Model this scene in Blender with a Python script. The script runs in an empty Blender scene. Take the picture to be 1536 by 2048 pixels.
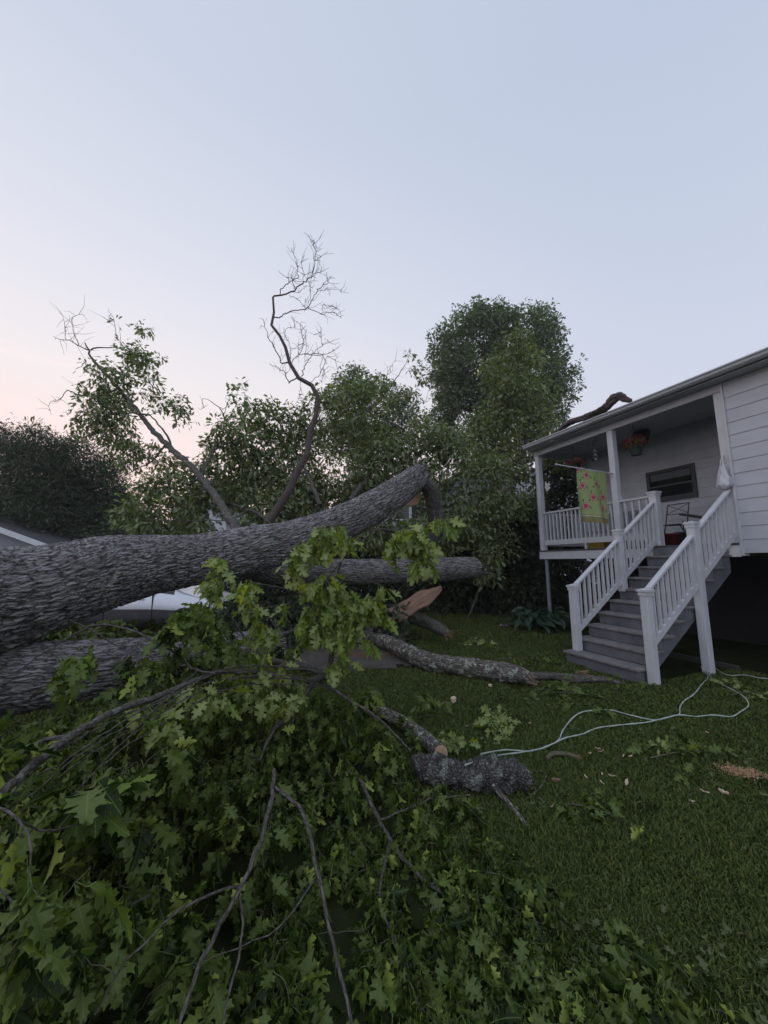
import bpy, math
import numpy as np
from mathutils import Matrix, Vector
R = math.radians
rng = np.random.default_rng(7)
col = bpy.context.scene.collection
scn = bpy.context.scene
HAZE = .0012

# ------------------------------------------------------------------ camera
EYE = np.array([0, 0, 1.6]); FPX = 755.0; PIT = .1293; ROLL = -.0111
_F = np.array([0, math.cos(PIT), math.sin(PIT)]); _U0 = np.array([0, -math.sin(PIT), math.cos(PIT)]); _R0 = np.array([1., 0, 0])
_R = _R0*math.cos(ROLL)+_U0*math.sin(ROLL); _U = _U0*math.cos(ROLL)-_R0*math.sin(ROLL)
cd = bpy.data.cameras.new('camera'); cam = bpy.data.objects.new('camera', cd); col.objects.link(cam)
cd.sensor_fit = 'VERTICAL'; cd.sensor_height = 36; cd.lens = FPX/2048*36; cd.clip_start = .05; cd.clip_end = 2000
cam.matrix_world = Matrix(((_R[0], _U[0], -_F[0], 0), (_R[1], _U[1], -_F[1], 0), (_R[2], _U[2], -_F[2], 1.6), (0, 0, 0, 1)))
scn.camera = cam
scn.render.resolution_x = 768; scn.render.resolution_y = 1024
scn.view_settings.view_transform = 'Standard'; scn.view_settings.look = 'None'
scn.view_settings.exposure = 0.1; scn.view_settings.gamma = 1.0

def ray(px, py):
    return _F+(px-768)/FPX*_R+(1024-py)/FPX*_U
def at(px, py, d): return EYE+ray(px, py)*d          # a point at a real distance d from the camera
def gp(px, py, z=0.):                                # where that sight line meets the height z
    r = ray(px, py); return EYE+r*((z-EYE[2])/r[2])

# ------------------------------------------------------------------ world
w = bpy.data.worlds.new('World'); scn.world = w; w.use_nodes = True
nt = w.node_tree; nt.nodes.clear(); N = nt.nodes.new; Lk = nt.links.new
out = N('ShaderNodeOutputWorld'); bg = N('ShaderNodeBackground'); Lk(bg.outputs[0], out.inputs[0])
tc = N('ShaderNodeTexCoord'); sep = N('ShaderNodeSeparateXYZ'); Lk(tc.outputs['Generated'], sep.inputs[0])
def ramp(cols):
    r = N('ShaderNodeValToRGB'); e = r.color_ramp.elements
    while len(e) < len(cols): e.new(.5)
    for i, (p, c) in enumerate(cols): e[i].position = p; e[i].color = (*c, 1)
    return r
def srgb(r, g, b): return tuple(((c/255+.055)/1.055)**2.4 if c/255 > .04045 else c/255/12.92 for c in (r, g, b))
glow = ramp([(0, srgb(238, 208, 200)), (.10, srgb(239, 211, 204)), (.24, srgb(235, 215, 212)), (.38, srgb(226, 219, 221)), (.55, srgb(210, 211, 221)), (.8, srgb(190, 197, 212))])
cool = ramp([(0, srgb(198, 199, 213)), (.15, srgb(199, 202, 218)), (.4, srgb(189, 196, 213)), (.8, srgb(173, 184, 204))])
for r_ in (glow, cool): Lk(sep.outputs['Z'], r_.inputs[0])
dt = N('ShaderNodeVectorMath'); dt.operation = 'DOT_PRODUCT'; Lk(tc.outputs['Generated'], dt.inputs[0])
dt.inputs[1].default_value = (-.80, .60, 0)
mr = N('ShaderNodeMapRange'); mr.inputs[1].default_value = -.15; mr.inputs[2].default_value = .95; mr.interpolation_type = 'SMOOTHSTEP'; Lk(dt.outputs['Value'], mr.inputs[0])
mx = N('ShaderNodeMix'); mx.data_type = 'RGBA'; Lk(mr.outputs[0], mx.inputs[0]); Lk(cool.outputs[0], mx.inputs[6]); Lk(glow.outputs[0], mx.inputs[7])
# faint pink streaks of high cloud low in the sky
mp = N('ShaderNodeMapping'); mp.inputs['Rotation'].default_value = (0, R(24), 0); mp.inputs['Scale'].default_value = (2.2, 1.2, 16)
Lk(tc.outputs['Generated'], mp.inputs[0])
nz = N('ShaderNodeTexNoise'); nz.inputs['Scale'].default_value = 1.6; nz.inputs['Detail'].default_value = 5; Lk(mp.outputs[0], nz.inputs[0])
cr = N('ShaderNodeMapRange'); cr.inputs[1].default_value = .58; cr.inputs[2].default_value = .78; cr.inputs[4].default_value = .55; Lk(nz.outputs[0], cr.inputs[0])
band = N('ShaderNodeMapRange'); band.inputs[1].default_value = .62; band.inputs[2].default_value = .40; Lk(sep.outputs['Z'], band.inputs[0])
mz = N('ShaderNodeMapRange'); mz.inputs[1].default_value = .45; mz.inputs[2].default_value = .8; Lk(dt.outputs['Value'], mz.inputs[0])
m0 = N('ShaderNodeMath'); m0.operation = 'MULTIPLY'; Lk(mz.outputs[0], m0.inputs[0]); Lk(band.outputs[0], m0.inputs[1])
mu = N('ShaderNodeMath'); mu.operation = 'MULTIPLY'; Lk(cr.outputs[0], mu.inputs[0]); Lk(m0.outputs[0], mu.inputs[1])
cl = N('ShaderNodeMix'); cl.data_type = 'RGBA'; Lk(mu.outputs[0], cl.inputs[0]); Lk(mx.outputs[2], cl.inputs[6]); cl.inputs[7].default_value = (*srgb(244, 222, 226), 1)
SUN_AZ = -50.0
sky = N('ShaderNodeTexSky'); sky.sky_type = 'NISHITA'; sky.sun_disc = False; sky.sun_elevation = R(1.5); sky.sun_rotation = R(SUN_AZ); sky.air_density = 1.5; sky.dust_density = 3
sc_ = N('ShaderNodeMix'); sc_.data_type = 'RGBA'; sc_.blend_type = 'ADD'; sc_.inputs[0].default_value = .012
Lk(cl.outputs[2], sc_.inputs[6]); Lk(sky.outputs[0], sc_.inputs[7]); bk_ = N('ShaderNodeMapRange'); bk_.inputs[1].default_value = .1; bk_.inputs[2].default_value = -.5; bk_.inputs[3].default_value = 1.0; bk_.inputs[4].default_value = 1.55; Lk(sep.outputs['Y'], bk_.inputs[0])   # unseen sky behind the camera, brightened as added light on the scene
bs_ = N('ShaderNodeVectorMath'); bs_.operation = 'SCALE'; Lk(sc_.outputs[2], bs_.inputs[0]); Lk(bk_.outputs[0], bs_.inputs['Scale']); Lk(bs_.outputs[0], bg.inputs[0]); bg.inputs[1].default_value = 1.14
sl = bpy.data.lights.new('sun', 'SUN'); sl.energy = .25; sl.angle = R(20); sl.color = (1, .82, .74)
so = bpy.data.objects.new('sun', sl); col.objects.link(so)
_sd = Vector((math.sin(R(SUN_AZ))*math.cos(R(6)), math.cos(R(SUN_AZ))*math.cos(R(6)), math.sin(R(6))))
so.rotation_euler = _sd.to_track_quat('Z', 'Y').to_euler(); so.location = (-20, 20, 10)

# ------------------------------------------------------------------ noise
def _h(ix, iy, iz=0, s=0):
    n = (ix.astype(np.int64)*374761393+iy.astype(np.int64)*668265263+np.asarray(iz, dtype=np.int64)*2147483647+s*1274126177) & 0xffffffff
    n = ((n ^ (n >> 13))*1274126177) & 0xffffffff
    n = (n ^ (n >> 16)) & 0xffffffff
    n = (n*2246822519) & 0xffffffff
    return ((n ^ (n >> 15)) & 0xffffff)/float(0xffffff)
def vnoise(x, y, s=0):
    ix, iy = np.floor(x), np.floor(y); fx, fy = x-ix, y-iy; fx = fx*fx*(3-2*fx); fy = fy*fy*(3-2*fy)
    a = _h(ix, iy, 0, s); b = _h(ix+1, iy, 0, s); c = _h(ix, iy+1, 0, s); d = _h(ix+1, iy+1, 0, s)
    return (a*(1-fx)+b*fx)*(1-fy)+(c*(1-fx)+d*fx)*fy
def worley(x, y, per, s=0):                          # F2-F1, periodic in x
    ix, iy = np.floor(x), np.floor(y); f1 = np.full(x.shape, 9.); f2 = f1.copy()
    for dx in (-1, 0, 1):
        for dy in (-1, 0, 1):
            cx, cy = ix+dx, iy+dy; cm = np.mod(cx, per)
            px = cx+.1+.8*_h(cm, cy, 1, s); py = cy+.05+.9*_h(cm, cy, 2, s)
            d = np.hypot(x-px, y-py); nf1 = np.minimum(f1, d); f2 = np.minimum(f2, np.maximum(f1, d)); f1 = nf1
    return f2-f1

# ------------------------------------------------------------------ mesh builder
class MB:
    def __init__(s): s.v = []; s.f = []; s.n = 0; s.bk = []; s.mi = []
    def add(s, v, faces, bk=None, mi=0):
        v = np.asarray(v, float).reshape(-1, 3); s.v.append(v)
        s.bk.append(v if bk is None else np.asarray(bk, float).reshape(-1, 3))
        if isinstance(faces, np.ndarray): faces = [faces]
        for f in faces:
            f = np.asarray(f, int); f = f[None, :] if f.ndim == 1 else f
            s.f.append(f+s.n); s.mi.append(np.broadcast_to(np.asarray(mi), (len(f),)).copy())
        s.n += len(v)
    def box(s, lo, hi, fr=None, mi=0):
        x0, y0, z0 = lo; x1, y1, z1 = hi
        p = [(x, y, z) for x in (x0, x1) for y in (y0, y1) for z in (z0, z1)]
        if fr: p = [fr(*q) for q in p]
        s.add(p, np.array([(0, 1, 3, 2), (4, 6, 7, 5), (0, 4, 5, 1), (2, 3, 7, 6), (0, 2, 6, 4), (1, 5, 7, 3)]), mi=mi)
    def bar(s, p, q, w_, h_, up=(0, 0, 1), mi=0):    # box between two points
        p, q = np.array(p, float), np.array(q, float); d = q-p; d /= np.linalg.norm(d)
        sd = np.cross(d, up); sd /= np.linalg.norm(sd); u2 = np.cross(sd, d)
        v = [e+a*sd*w_/2+b*u2*h_/2 for e in (p, q) for a in (-1, 1) for b in (-1, 1)]
        s.add(v, np.array([(0, 1, 3, 2), (4, 6, 7, 5), (0, 4, 5, 1), (2, 3, 7, 6), (0, 2, 6, 4), (1, 5, 7, 3)]), mi=mi)
    def tube(s, pts, rad, k=8, step=None, disp=None, cap=True, mi=0, smooth=True):
        pts = np.asarray(pts, float); rad = np.broadcast_to(np.asarray(rad, float), (len(pts),))
        if step: pts, rad = resample(pts, rad, step)
        n = len(pts); T = np.gradient(pts, axis=0); T /= np.linalg.norm(T, axis=1)[:, None]+1e-9
        nrm = np.cross(T[0], (0, 0, 1)); nrm = np.array([1., 0, 0]) if np.linalg.norm(nrm) < .05 else nrm
        Ns = []
        for i in range(n):
            nrm = nrm-T[i]*nrm.dot(T[i]); nrm /= np.linalg.norm(nrm)+1e-9; Ns.append(nrm)
        Ns = np.array(Ns); Bs = np.cross(T, Ns)
        S = np.r_[0, np.cumsum(np.linalg.norm(np.diff(pts, axis=0), axis=1))]
        ph = np.arange(k)/k*2*math.pi
        rr = np.repeat(rad[:, None], k, 1)
        if disp is not None: rr = rr+disp(S[:, None]+0*ph, ph+0*S[:, None], rr)
        c, sn = np.cos(ph), np.sin(ph)
        V = pts[:, None]+rr[..., None]*(c[None, :, None]*Ns[:, None]+sn[None, :, None]*Bs[:, None])
        rb = np.repeat(rad[:, None], k, 1)
        bk = np.stack([rb*c, rb*sn, S[:, None]+0*rb], -1)
        i = np.arange(n-1)[:, None]*k; j = np.arange(k)[None]; j2 = (j+1) % k
        f = np.stack([i+j, i+j2, i+k+j2, i+k+j], -1).reshape(-1, 4)
        s.add(V, f, bk, mi)
        if cap:
            for e in (0, n-1):
                cv = np.vstack([V[e], pts[e]]); fs = np.array([(q, (q+1) % k, k) if e else ((q+1) % k, q, k) for q in range(k)])
                s.add(cv, fs, np.vstack([bk[e], [0, 0, S[e]]]), mi)
    def build(s, name, mats, parent=None, smooth=False, loc=None):
        me = bpy.data.meshes.new(name); V = np.concatenate(s.v)
        off = np.array(parent['_o']) if parent is not None and '_o' in parent else np.zeros(3)
        if loc is not None: off = np.array(loc, float)
        lt = np.concatenate([np.full(len(f), f.shape[1]) for f in s.f]); lv = np.concatenate([f.ravel() for f in s.f])
        me.vertices.add(len(V)); me.vertices.foreach_set('co', (V-off).astype(np.float32).ravel())
        me.loops.add(len(lv)); me.loops.foreach_set('vertex_index', lv.astype(np.int32))
        me.polygons.add(len(lt)); me.polygons.foreach_set('loop_start', np.r_[0, np.cumsum(lt)[:-1]].astype(np.int32))
        mats = mats if isinstance(mats, (list, tuple)) else [mats]
        for m in mats: me.materials.append(m)
        me.polygons.foreach_set('material_index', np.concatenate(s.mi).astype(np.int32))
        me.polygons.foreach_set('use_smooth', np.full(len(lt), smooth))
        me.update(calc_edges=True)
        a = me.attributes.new('bk', 'FLOAT_VECTOR', 'POINT'); a.data.foreach_set('vector', np.concatenate(s.bk).astype(np.float32).ravel())
        o = bpy.data.objects.new(name, me); col.objects.link(o)
        if loc is not None: o.location = loc
        o['_o'] = [float(x) for x in off]
        if parent is not None: o.parent = parent
        return o
def resample(pts, rad, step):
    pts = np.asarray(pts, float); n = len(pts)
    if n == 2: P = lambda t: pts[0]+(pts[1]-pts[0])*t
    pe = np.vstack([2*pts[0]-pts[1], pts, 2*pts[-1]-pts[-2]])
    o, r = [], []
    for i in range(n-1):
        p0, p1, p2, p3 = pe[i:i+4]; m = max(1, int(np.linalg.norm(p2-p1)/step+.5))
        for t in np.arange(m)/m:
            o.append(.5*((2*p1)+(-p0+p2)*t+(2*p0-5*p1+4*p2-p3)*t*t+(-p0+3*p1-3*p2+p3)*t**3)); r.append(rad[i]*(1-t)+rad[i+1]*t)
    o.append(pts[-1]); r.append(rad[-1])
    return np.array(o), np.array(r)
def tag(o, label=None, cat=None, group=None, kind=None):
    if label: o['label'] = label
    if cat: o['category'] = cat
    if group: o['group'] = group
    if kind: o['kind'] = kind
    return o
def thing(name, loc, label, cat, group=None):
    o = bpy.data.objects.new(name, None); col.objects.link(o); o.location = tuple(float(x) for x in loc); o.empty_display_size = .2
    o['_o'] = [float(x) for x in loc]; return tag(o, label, cat, group)
def batch_tubes(mb, P, rad, k=3):                    # P (n,m,3) rad (n,m): many thin twigs at once
    n, m, _ = P.shape; T = np.gradient(P, axis=1); T /= np.linalg.norm(T, axis=2, keepdims=True)+1e-9
    ref = np.tile(np.array([.31, .52, .79]), (n, m, 1)); A = np.cross(T, ref); A /= np.linalg.norm(A, axis=2, keepdims=True)+1e-9; B = np.cross(T, A)
    ph = np.arange(k)/k*2*math.pi
    V = P[:, :, None]+rad[:, :, None, None]*(np.cos(ph)[None, None, :, None]*A[:, :, None]+np.sin(ph)[None, None, :, None]*B[:, :, None])
    base = np.arange(n)[:, None, None]*(m*k); i = np.arange(m-1)[None, :, None]*k; j = np.arange(k)[None, None]; j2 = (j+1) % k
    f = np.stack([base+i+j, base+i+j2, base+i+k+j2, base+i+k+j], -1).reshape(-1, 4)
    mb.add(V, f)

# ------------------------------------------------------------------ leaves
def leaf_template(half, mids, asg, petiole=.22, pw=.012):
    """half: outline of one side (x along, y out), asg: midrib index of each outline point"""
    vs = [(m, 0, 0) for m in mids]; nm = len(mids); F = []
    for sgn in (1, -1):
        o = len(vs); vs += [(x, sgn*y, 0) for x, y in half]
        t = []
        for i in range(len(half)-1):
            t.append((o+i, o+i+1, asg[i]))
            if asg[i+1] != asg[i]: t.append((o+i+1, asg[i+1], asg[i]))
        F += [q if sgn > 0 else (q[0], q[2], q[1]) for q in t]
    if petiole:
        o = len(vs); vs += [(-petiole, pw, 0), (-petiole, -pw, 0), (.02, -pw, .003), (.02, pw, .003)]
        F += [(o, o+2, o+1), (o, o+3, o+2)]
    return np.array(vs, float), np.array(F)
H_FINE = [(0, 0), (.06, .03), (.12, .14), (.10, .21), (.19, .19), (.24, .12), (.29, .12), (.33, .26), (.31, .37), (.39, .33), (.46, .40), (.47, .27), (.49, .15), (.54, .13),
          (.59, .24), (.60, .36), (.67, .30), (.76, .34), (.73, .22), (.74, .14), (.80, .13), (.86, .19), (.88, .11), (.95, .10), (1, 0)]
A_FINE = [0]*5+[1]*7+[2]*7+[3]*5+[4]
FINE = leaf_template(H_FINE, [0, .24, .5, .76, 1.0], A_FINE)
H_MED = [(0, 0), (.12, .20), (.20, .11), (.36, .33), (.46, .14), (.66, .36), (.72, .13), (.84, .2), (1, 0)]
MED = leaf_template(H_MED, [0, .3, .6, 1.0], [0, 0, 1, 1, 1, 2, 2, 2, 3], petiole=.18, pw=.008)
H_FAR = [(0, 0), (.25, .40), (.45, .16), (.7, .44), (1, 0)]
FAR = leaf_template(H_FAR, [0, .5, 1.0], [0, 0, 1, 1, 2], petiole=0)
H_BROAD = [(0, 0), (.1, .17), (.3, .3), (.55, .29), (.8, .16), (1, 0)]
BROAD = leaf_template(H_BROAD, [0, .3, .6, 1.0], [0, 0, 1, 1, 2, 3], petiole=.3)
H_NEEDLE = [(0, 0), (.3, .14), (.7, .12), (1, 0)]
NEEDLE = leaf_template(H_NEEDLE, [0, .5, 1.0], [0, 1, 1, 2], petiole=0)
def nrmz(a): return a/(np.linalg.norm(a, axis=-1, keepdims=True)+1e-9)
def put_leaves(mb, tpl, pos, ax, nr, size, curl=.35, fold=.35, g=None, wave=.05):
    g = g or rng; V, F = tpl; n = len(pos)
    ax = nrmz(ax); sd = nrmz(np.cross(nr, ax)); nr = np.cross(ax, sd)
    cu = (curl*g.uniform(-.3, 1.6, n))[:, None]; fo = (fold*g.uniform(.1, 1.8, n))[:, None]; wv = g.uniform(0, 6.28, n)[:, None]; tw = g.normal(0, .5, n)[:, None]
    x, y = V[:, 0][None], V[:, 1][None]*g.uniform(.6, .98, n)[:, None]; xx = np.clip(x, 0, None)
    z = -cu*xx**2*.6+fo*np.abs(y)*(1-.4*xx)+tw*y*xx+wave*np.sin(x*9+wv+np.sign(y)*1.3)*np.abs(y)*4+V[:, 2][None]
    yy = y*(1-.25*np.clip(fo, 0, 1)); x2 = x-cu**2*.15*xx**2
    P = pos[:, None]+size[:, None, None]*(x2[..., None]*ax[:, None]+yy[..., None]*sd[:, None]+z[..., None]*nr[:, None])
    f = (np.arange(n)*len(V))[:, None, None]+F[None]
    bk = np.stack([np.broadcast_to(x, y.shape), y, np.zeros(y.shape)], -1)
    mb.add(P.reshape(-1, 3), f.reshape(-1, 3), bk.reshape(-1, 3))
def clump_leaves(mb, tpl, C, per, rc, size, droop=.5, g=None, flat=1.0, curl=.35, twigdir=None):
    """per leaves round each centre C"""
    g = g or rng; n = len(C)*per; D = nrmz(g.normal(0, 1, (n, 3))*np.array([1, 1, flat]))
    P = np.repeat(C, per, 0)+D*(rc*g.uniform(.15, 1, n)**.7)[:, None]
    ax = D+g.normal(0, .45, (n, 3))+np.array([0, 0, -droop])
    if twigdir is not None: ax = ax+np.repeat(twigdir, per, 0)*.5
    nr = g.normal(0, .55, (n, 3))+np.array([0, 0, 1.0])+D*.3
    put_leaves(mb, tpl, P, ax, nr, size*g.uniform(.65, 1.2, n), curl=curl, g=g)

# ------------------------------------------------------------------ materials
def M(name, base, rough=.6, metal=0, var=.15, scale=6, bump=.2, bscale=None, spec=.5, coord='Object', base2=None, detail=4, stretch=None):
    m = bpy.data.materials.new(name); m.use_nodes = True; t = m.node_tree; b = t.nodes['Principled BSDF']
    b.inputs['Roughness'].default_value = rough; b.inputs['Metallic'].default_value = metal; b.inputs['Specular IOR Level'].default_value = spec
    tc = t.nodes.new('ShaderNodeTexCoord'); src = tc.outputs['Object']
    if coord == 'bk': a = t.nodes.new('ShaderNodeAttribute'); a.attribute_name = 'bk'; src = a.outputs['Vector']
    if stretch:
        mp = t.nodes.new('ShaderNodeMapping'); mp.inputs['Scale'].default_value = stretch; t.links.new(src, mp.inputs[0]); src = mp.outputs[0]
    n = t.nodes.new('ShaderNodeTexNoise'); n.inputs['Scale'].default_value = scale; n.inputs['Detail'].default_value = detail; n.inputs['Roughness'].default_value = .65; t.links.new(src, n.inputs[0])
    mr = t.nodes.new('ShaderNodeMapRange'); mr.inputs[1].default_value = .3; mr.inputs[2].default_value = .7; t.links.new(n.outputs[0], mr.inputs[0])
    mx = t.nodes.new('ShaderNodeMix'); mx.data_type = 'RGBA'; t.links.new(mr.outputs[0], mx.inputs[0])
    b2 = base2 or tuple(c*(1+var) for c in base); b1 = base if base2 else tuple(c*(1-var) for c in base)
    mx.inputs[6].default_value = (*b1, 1); mx.inputs[7].default_value = (*[min(1, c) for c in b2], 1)
    t.links.new(mx.outputs[2], b.inputs['Base Color'])
    if bump:
        n2 = t.nodes.new('ShaderNodeTexNoise'); n2.inputs['Scale'].default_value = bscale or scale*6; n2.inputs['Detail'].default_value = 4; t.links.new(src, n2.inputs[0])
        bp = t.nodes.new('ShaderNodeBump'); bp.inputs['Strength'].default_value = bump; bp.inputs['Distance'].default_value = .01; t.links.new(n2.outputs[0], bp.inputs['Height']); t.links.new(bp.outputs[0], b.inputs['Normal'])
    return m
def leaf_mat(name, dark, light, under, rough=.5, trans=.3, spec=.4, stops=None):
    m = bpy.data.materials.new(name); m.use_nodes = True; t = m.node_tree; b = t.nodes['Principled BSDF']; o = t.nodes['Material Output']
    g = t.nodes.new('ShaderNodeNewGeometry'); cr = t.nodes.new('ShaderNodeValToRGB'); e = cr.color_ramp.elements
    e[0].color = (*dark, 1); e[1].color = (*light, 1); e[1].position = .85
    x = e.new(.97); x.color = (light[0]*1.7, light[1]*1.25, light[2]*.9, 1)
    if stops:
        while len(e) > 1: e.remove(e[-1])
        e[0].position = stops[0][0]; e[0].color = (*stops[0][1], 1)
        for p_, c_ in stops[1:]: q_ = e.new(p_); q_.color = (*c_, 1)
    t.links.new(g.outputs['Random Per Island'], cr.inputs[0])
    n = t.nodes.new('ShaderNodeTexNoise'); n.inputs['Scale'].default_value = 14; n.inputs['Detail'].default_value = 3
    tcc = t.nodes.new('ShaderNodeTexCoord'); t.links.new(tcc.outputs['Object'], n.inputs[0])
    mr = t.nodes.new('ShaderNodeMapRange'); mr.inputs[3].default_value = .72; mr.inputs[4].default_value = 1.25; t.links.new(n.outputs[0], mr.inputs[0])
    ml = t.nodes.new('ShaderNodeVectorMath'); ml.operation = 'SCALE'; t.links.new(cr.outputs[0], ml.inputs[0]); t.links.new(mr.outputs[0], ml.inputs['Scale'])
    mx = t.nodes.new('ShaderNodeMix'); mx.data_type = 'RGBA'; t.links.new(g.outputs['Backfacing'], mx.inputs[0]); t.links.new(ml.outputs[0], mx.inputs[6]); mx.inputs[7].default_value = (*under, 1)
    at_ = t.nodes.new('ShaderNodeAttribute'); at_.attribute_name = 'bk'; sx = t.nodes.new('ShaderNodeSeparateXYZ'); t.links.new(at_.outputs['Vector'], sx.inputs[0])
    def mth(op, a, b=None, c=None):
        n_ = t.nodes.new('ShaderNodeMath'); n_.operation = op
        for i_, q_ in enumerate((a, b, c)):
            if q_ is None: continue
            if isinstance(q_, (int, float)): n_.inputs[i_].default_value = q_
            else: t.links.new(q_, n_.inputs[i_])
        return n_.outputs[0]
    ay = mth('ABSOLUTE', sx.outputs[1]); rib = mth('SUBTRACT', 1.0, mth('MULTIPLY', ay, 55.)); rib = mth('MAXIMUM', rib, 0.)
    lat = mth('PINGPONG', mth('SUBTRACT', sx.outputs[0], mth('MULTIPLY', ay, .75)), .055); lat = mth('MAXIMUM', mth('SUBTRACT', .8, mth('MULTIPLY', lat, 130.)), 0.)
    vn = mth('MINIMUM', mth('ADD', rib, mth('MULTIPLY', lat, .6)), 1.0)
    vm = t.nodes.new('ShaderNodeMix'); vm.data_type = 'RGBA'; t.links.new(mth('MULTIPLY', vn, .55), vm.inputs[0]); t.links.new(mx.outputs[2], vm.inputs[6]); vm.inputs[7].default_value = (*[min(1, q_*1.9) for q_ in under], 1); mx = vm
    t.links.new(mx.outputs[2], b.inputs['Base Color']); b.inputs['Roughness'].default_value = rough; b.inputs['Specular IOR Level'].default_value = spec
    tr = t.nodes.new('ShaderNodeBsdfTranslucent'); sc = t.nodes.new('ShaderNodeVectorMath'); sc.operation = 'MULTIPLY'; sc.inputs[1].default_value = (1.25, 1.35, .5)
    t.links.new(mx.outputs[2], sc.inputs[0]); t.links.new(sc.outputs[0], tr.inputs['Color'])
    ms = t.nodes.new('ShaderNodeMixShader'); ms.inputs[0].default_value = trans; t.links.new(b.outputs[0], ms.inputs[1]); t.links.new(tr.outputs[0], ms.inputs[2]); t.links.new(ms.outputs[0], o.inputs[0])
    return m
def bark_mat(name, c1, c2, vs=(26, 26, 6), lichen=None, lamt=.5, bump=.9, dist=.01, ls=11):
    m = bpy.data.materials.new(name); m.use_nodes = True; t = m.node_tree; b = t.nodes['Principled BSDF']; b.inputs['Roughness'].default_value = .85; b.inputs['Specular IOR Level'].default_value = .25
    a = t.nodes.new('ShaderNodeAttribute'); a.attribute_name = 'bk'
    nw = t.nodes.new('ShaderNodeTexNoise'); nw.inputs['Scale'].default_value = 9; nw.inputs['Detail'].default_value = 3; t.links.new(a.outputs['Vector'], nw.inputs[0])
    wv = t.nodes.new('ShaderNodeVectorMath'); wv.operation = 'MULTIPLY_ADD'; wv.inputs[1].default_value = (.05, .05, .05); t.links.new(nw.outputs['Color'], wv.inputs[0]); t.links.new(a.outputs['Vector'], wv.inputs[2])
    mp = t.nodes.new('ShaderNodeMapping'); mp.inputs['Scale'].default_value = vs; t.links.new(wv.outputs[0], mp.inputs[0])
    vo = t.nodes.new('ShaderNodeTexVoronoi'); vo.feature = 'DISTANCE_TO_EDGE'; vo.inputs['Scale'].default_value = 1; t.links.new(mp.outputs[0], vo.inputs[0])
    mr = t.nodes.new('ShaderNodeMapRange'); mr.inputs[1].default_value = 0; mr.inputs[2].default_value = .22; t.links.new(vo.outputs[0], mr.inputs[0])
    n = t.nodes.new('ShaderNodeTexNoise'); n.inputs['Scale'].default_value = 5; n.inputs['Detail'].default_value = 6; n.inputs['Roughness'].default_value = .7; t.links.new(a.outputs['Vector'], n.inputs[0])
    mx = t.nodes.new('ShaderNodeMix'); mx.data_type = 'RGBA'; mx.inputs[6].default_value = (*c1, 1); mx.inputs[7].default_value = (*c2, 1)
    cm = t.nodes.new('ShaderNodeMath'); cm.operation = 'MULTIPLY'; r2 = t.nodes.new('ShaderNodeMapRange'); r2.inputs[1].default_value = .3; r2.inputs[2].default_value = .7; r2.inputs[3].default_value = .35
    t.links.new(n.outputs[0], r2.inputs[0]); t.links.new(r2.outputs[0], cm.inputs[0]); t.links.new(mr.outputs[0], cm.inputs[1]); t.links.new(cm.outputs[0], mx.inputs[0])
    last = mx.outputs[2]
    if lichen:
        l = t.nodes.new('ShaderNodeTexNoise'); l.inputs['Scale'].default_value = ls; l.inputs['Detail'].default_value = 7; l.inputs['Roughness'].default_value = .75; t.links.new(a.outputs['Vector'], l.inputs[0])
        lr = t.nodes.new('ShaderNodeMapRange'); lr.inputs[1].default_value = .62-lamt*.2; lr.inputs[2].default_value = .68-lamt*.2; t.links.new(l.outputs[0], lr.inputs[0])
        m2 = t.nodes.new('ShaderNodeMix'); m2.data_type = 'RGBA'; t.links.new(lr.outputs[0], m2.inputs[0]); t.links.new(last, m2.inputs[6]); m2.inputs[7].default_value = (*lichen, 1); last = m2.outputs[2]
    t.links.new(last, b.inputs['Base Color'])
    bp = t.nodes.new('ShaderNodeBump'); bp.inputs['Strength'].default_value = bump; bp.inputs['Distance'].default_value = dist; hs = t.nodes.new('ShaderNodeMath'); hs.operation = 'MULTIPLY_ADD'; hs.inputs[1].default_value = .6
    n3 = t.nodes.new('ShaderNodeTexNoise'); n3.inputs['Scale'].default_value = 60; n3.inputs['Detail'].default_value = 4; t.links.new(a.outputs['Vector'], n3.inputs[0])
    t.links.new(n3.outputs[0], hs.inputs[0]); t.links.new(mr.outputs[0], hs.inputs[2]); t.links.new(hs.outputs[0], bp.inputs['Height']); t.links.new(bp.outputs[0], b.inputs['Normal'])
    return m
m_white = M('white_paint', (.55, .565, .60), .55, scale=5, bump=.25, base2=(.47, .475, .485), detail=8)
m_siding = M('siding_paint', (.43, .45, .49), .5, var=.08, scale=1.5, bump=.1, stretch=(1, 1, 3))
m_ceil = M('porch_ceiling', (.42, .43, .46), .7, var=.1, scale=4, bump=.1)
m_pwall = M('porch_wall_paint', (.44, .465, .51), .7, var=.08, scale=4, bump=.1)
m_greystair = M('grey_deck_paint', (.12, .125, .142), .6, var=.25, scale=5, bump=.3)
m_tread = M('worn_tread_paint', (.12, .115, .12), .75, scale=9, bump=.5, base2=(.22, .21, .205), stretch=(1, 1, 1))
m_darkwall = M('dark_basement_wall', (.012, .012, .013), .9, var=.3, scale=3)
m_gutter = M('gutter_metal', (.42, .44, .47), .45, var=.08, scale=4, bump=.05)
m_roof = M('roof_shingle', (.05, .05, .055), .9, var=.3, scale=20, bump=.5)
m_trim_dark = M('dark_window_frame', (.04, .045, .055), .5, var=.1)
m_glass = M('dark_window_glass', (.01, .012, .015), .08, var=.1, bump=0)
m_steel = M('galvanised_pole', (.22, .24, .27), .5, metal=.3, var=.1)
m_black = M('black_iron', (.015, .015, .016), .5, var=.2)
m_soil = M('bare_dirt', (.05, .043, .037), .95, scale=3, bump=.8, base2=(.10, .088, .076), bscale=40)
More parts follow.
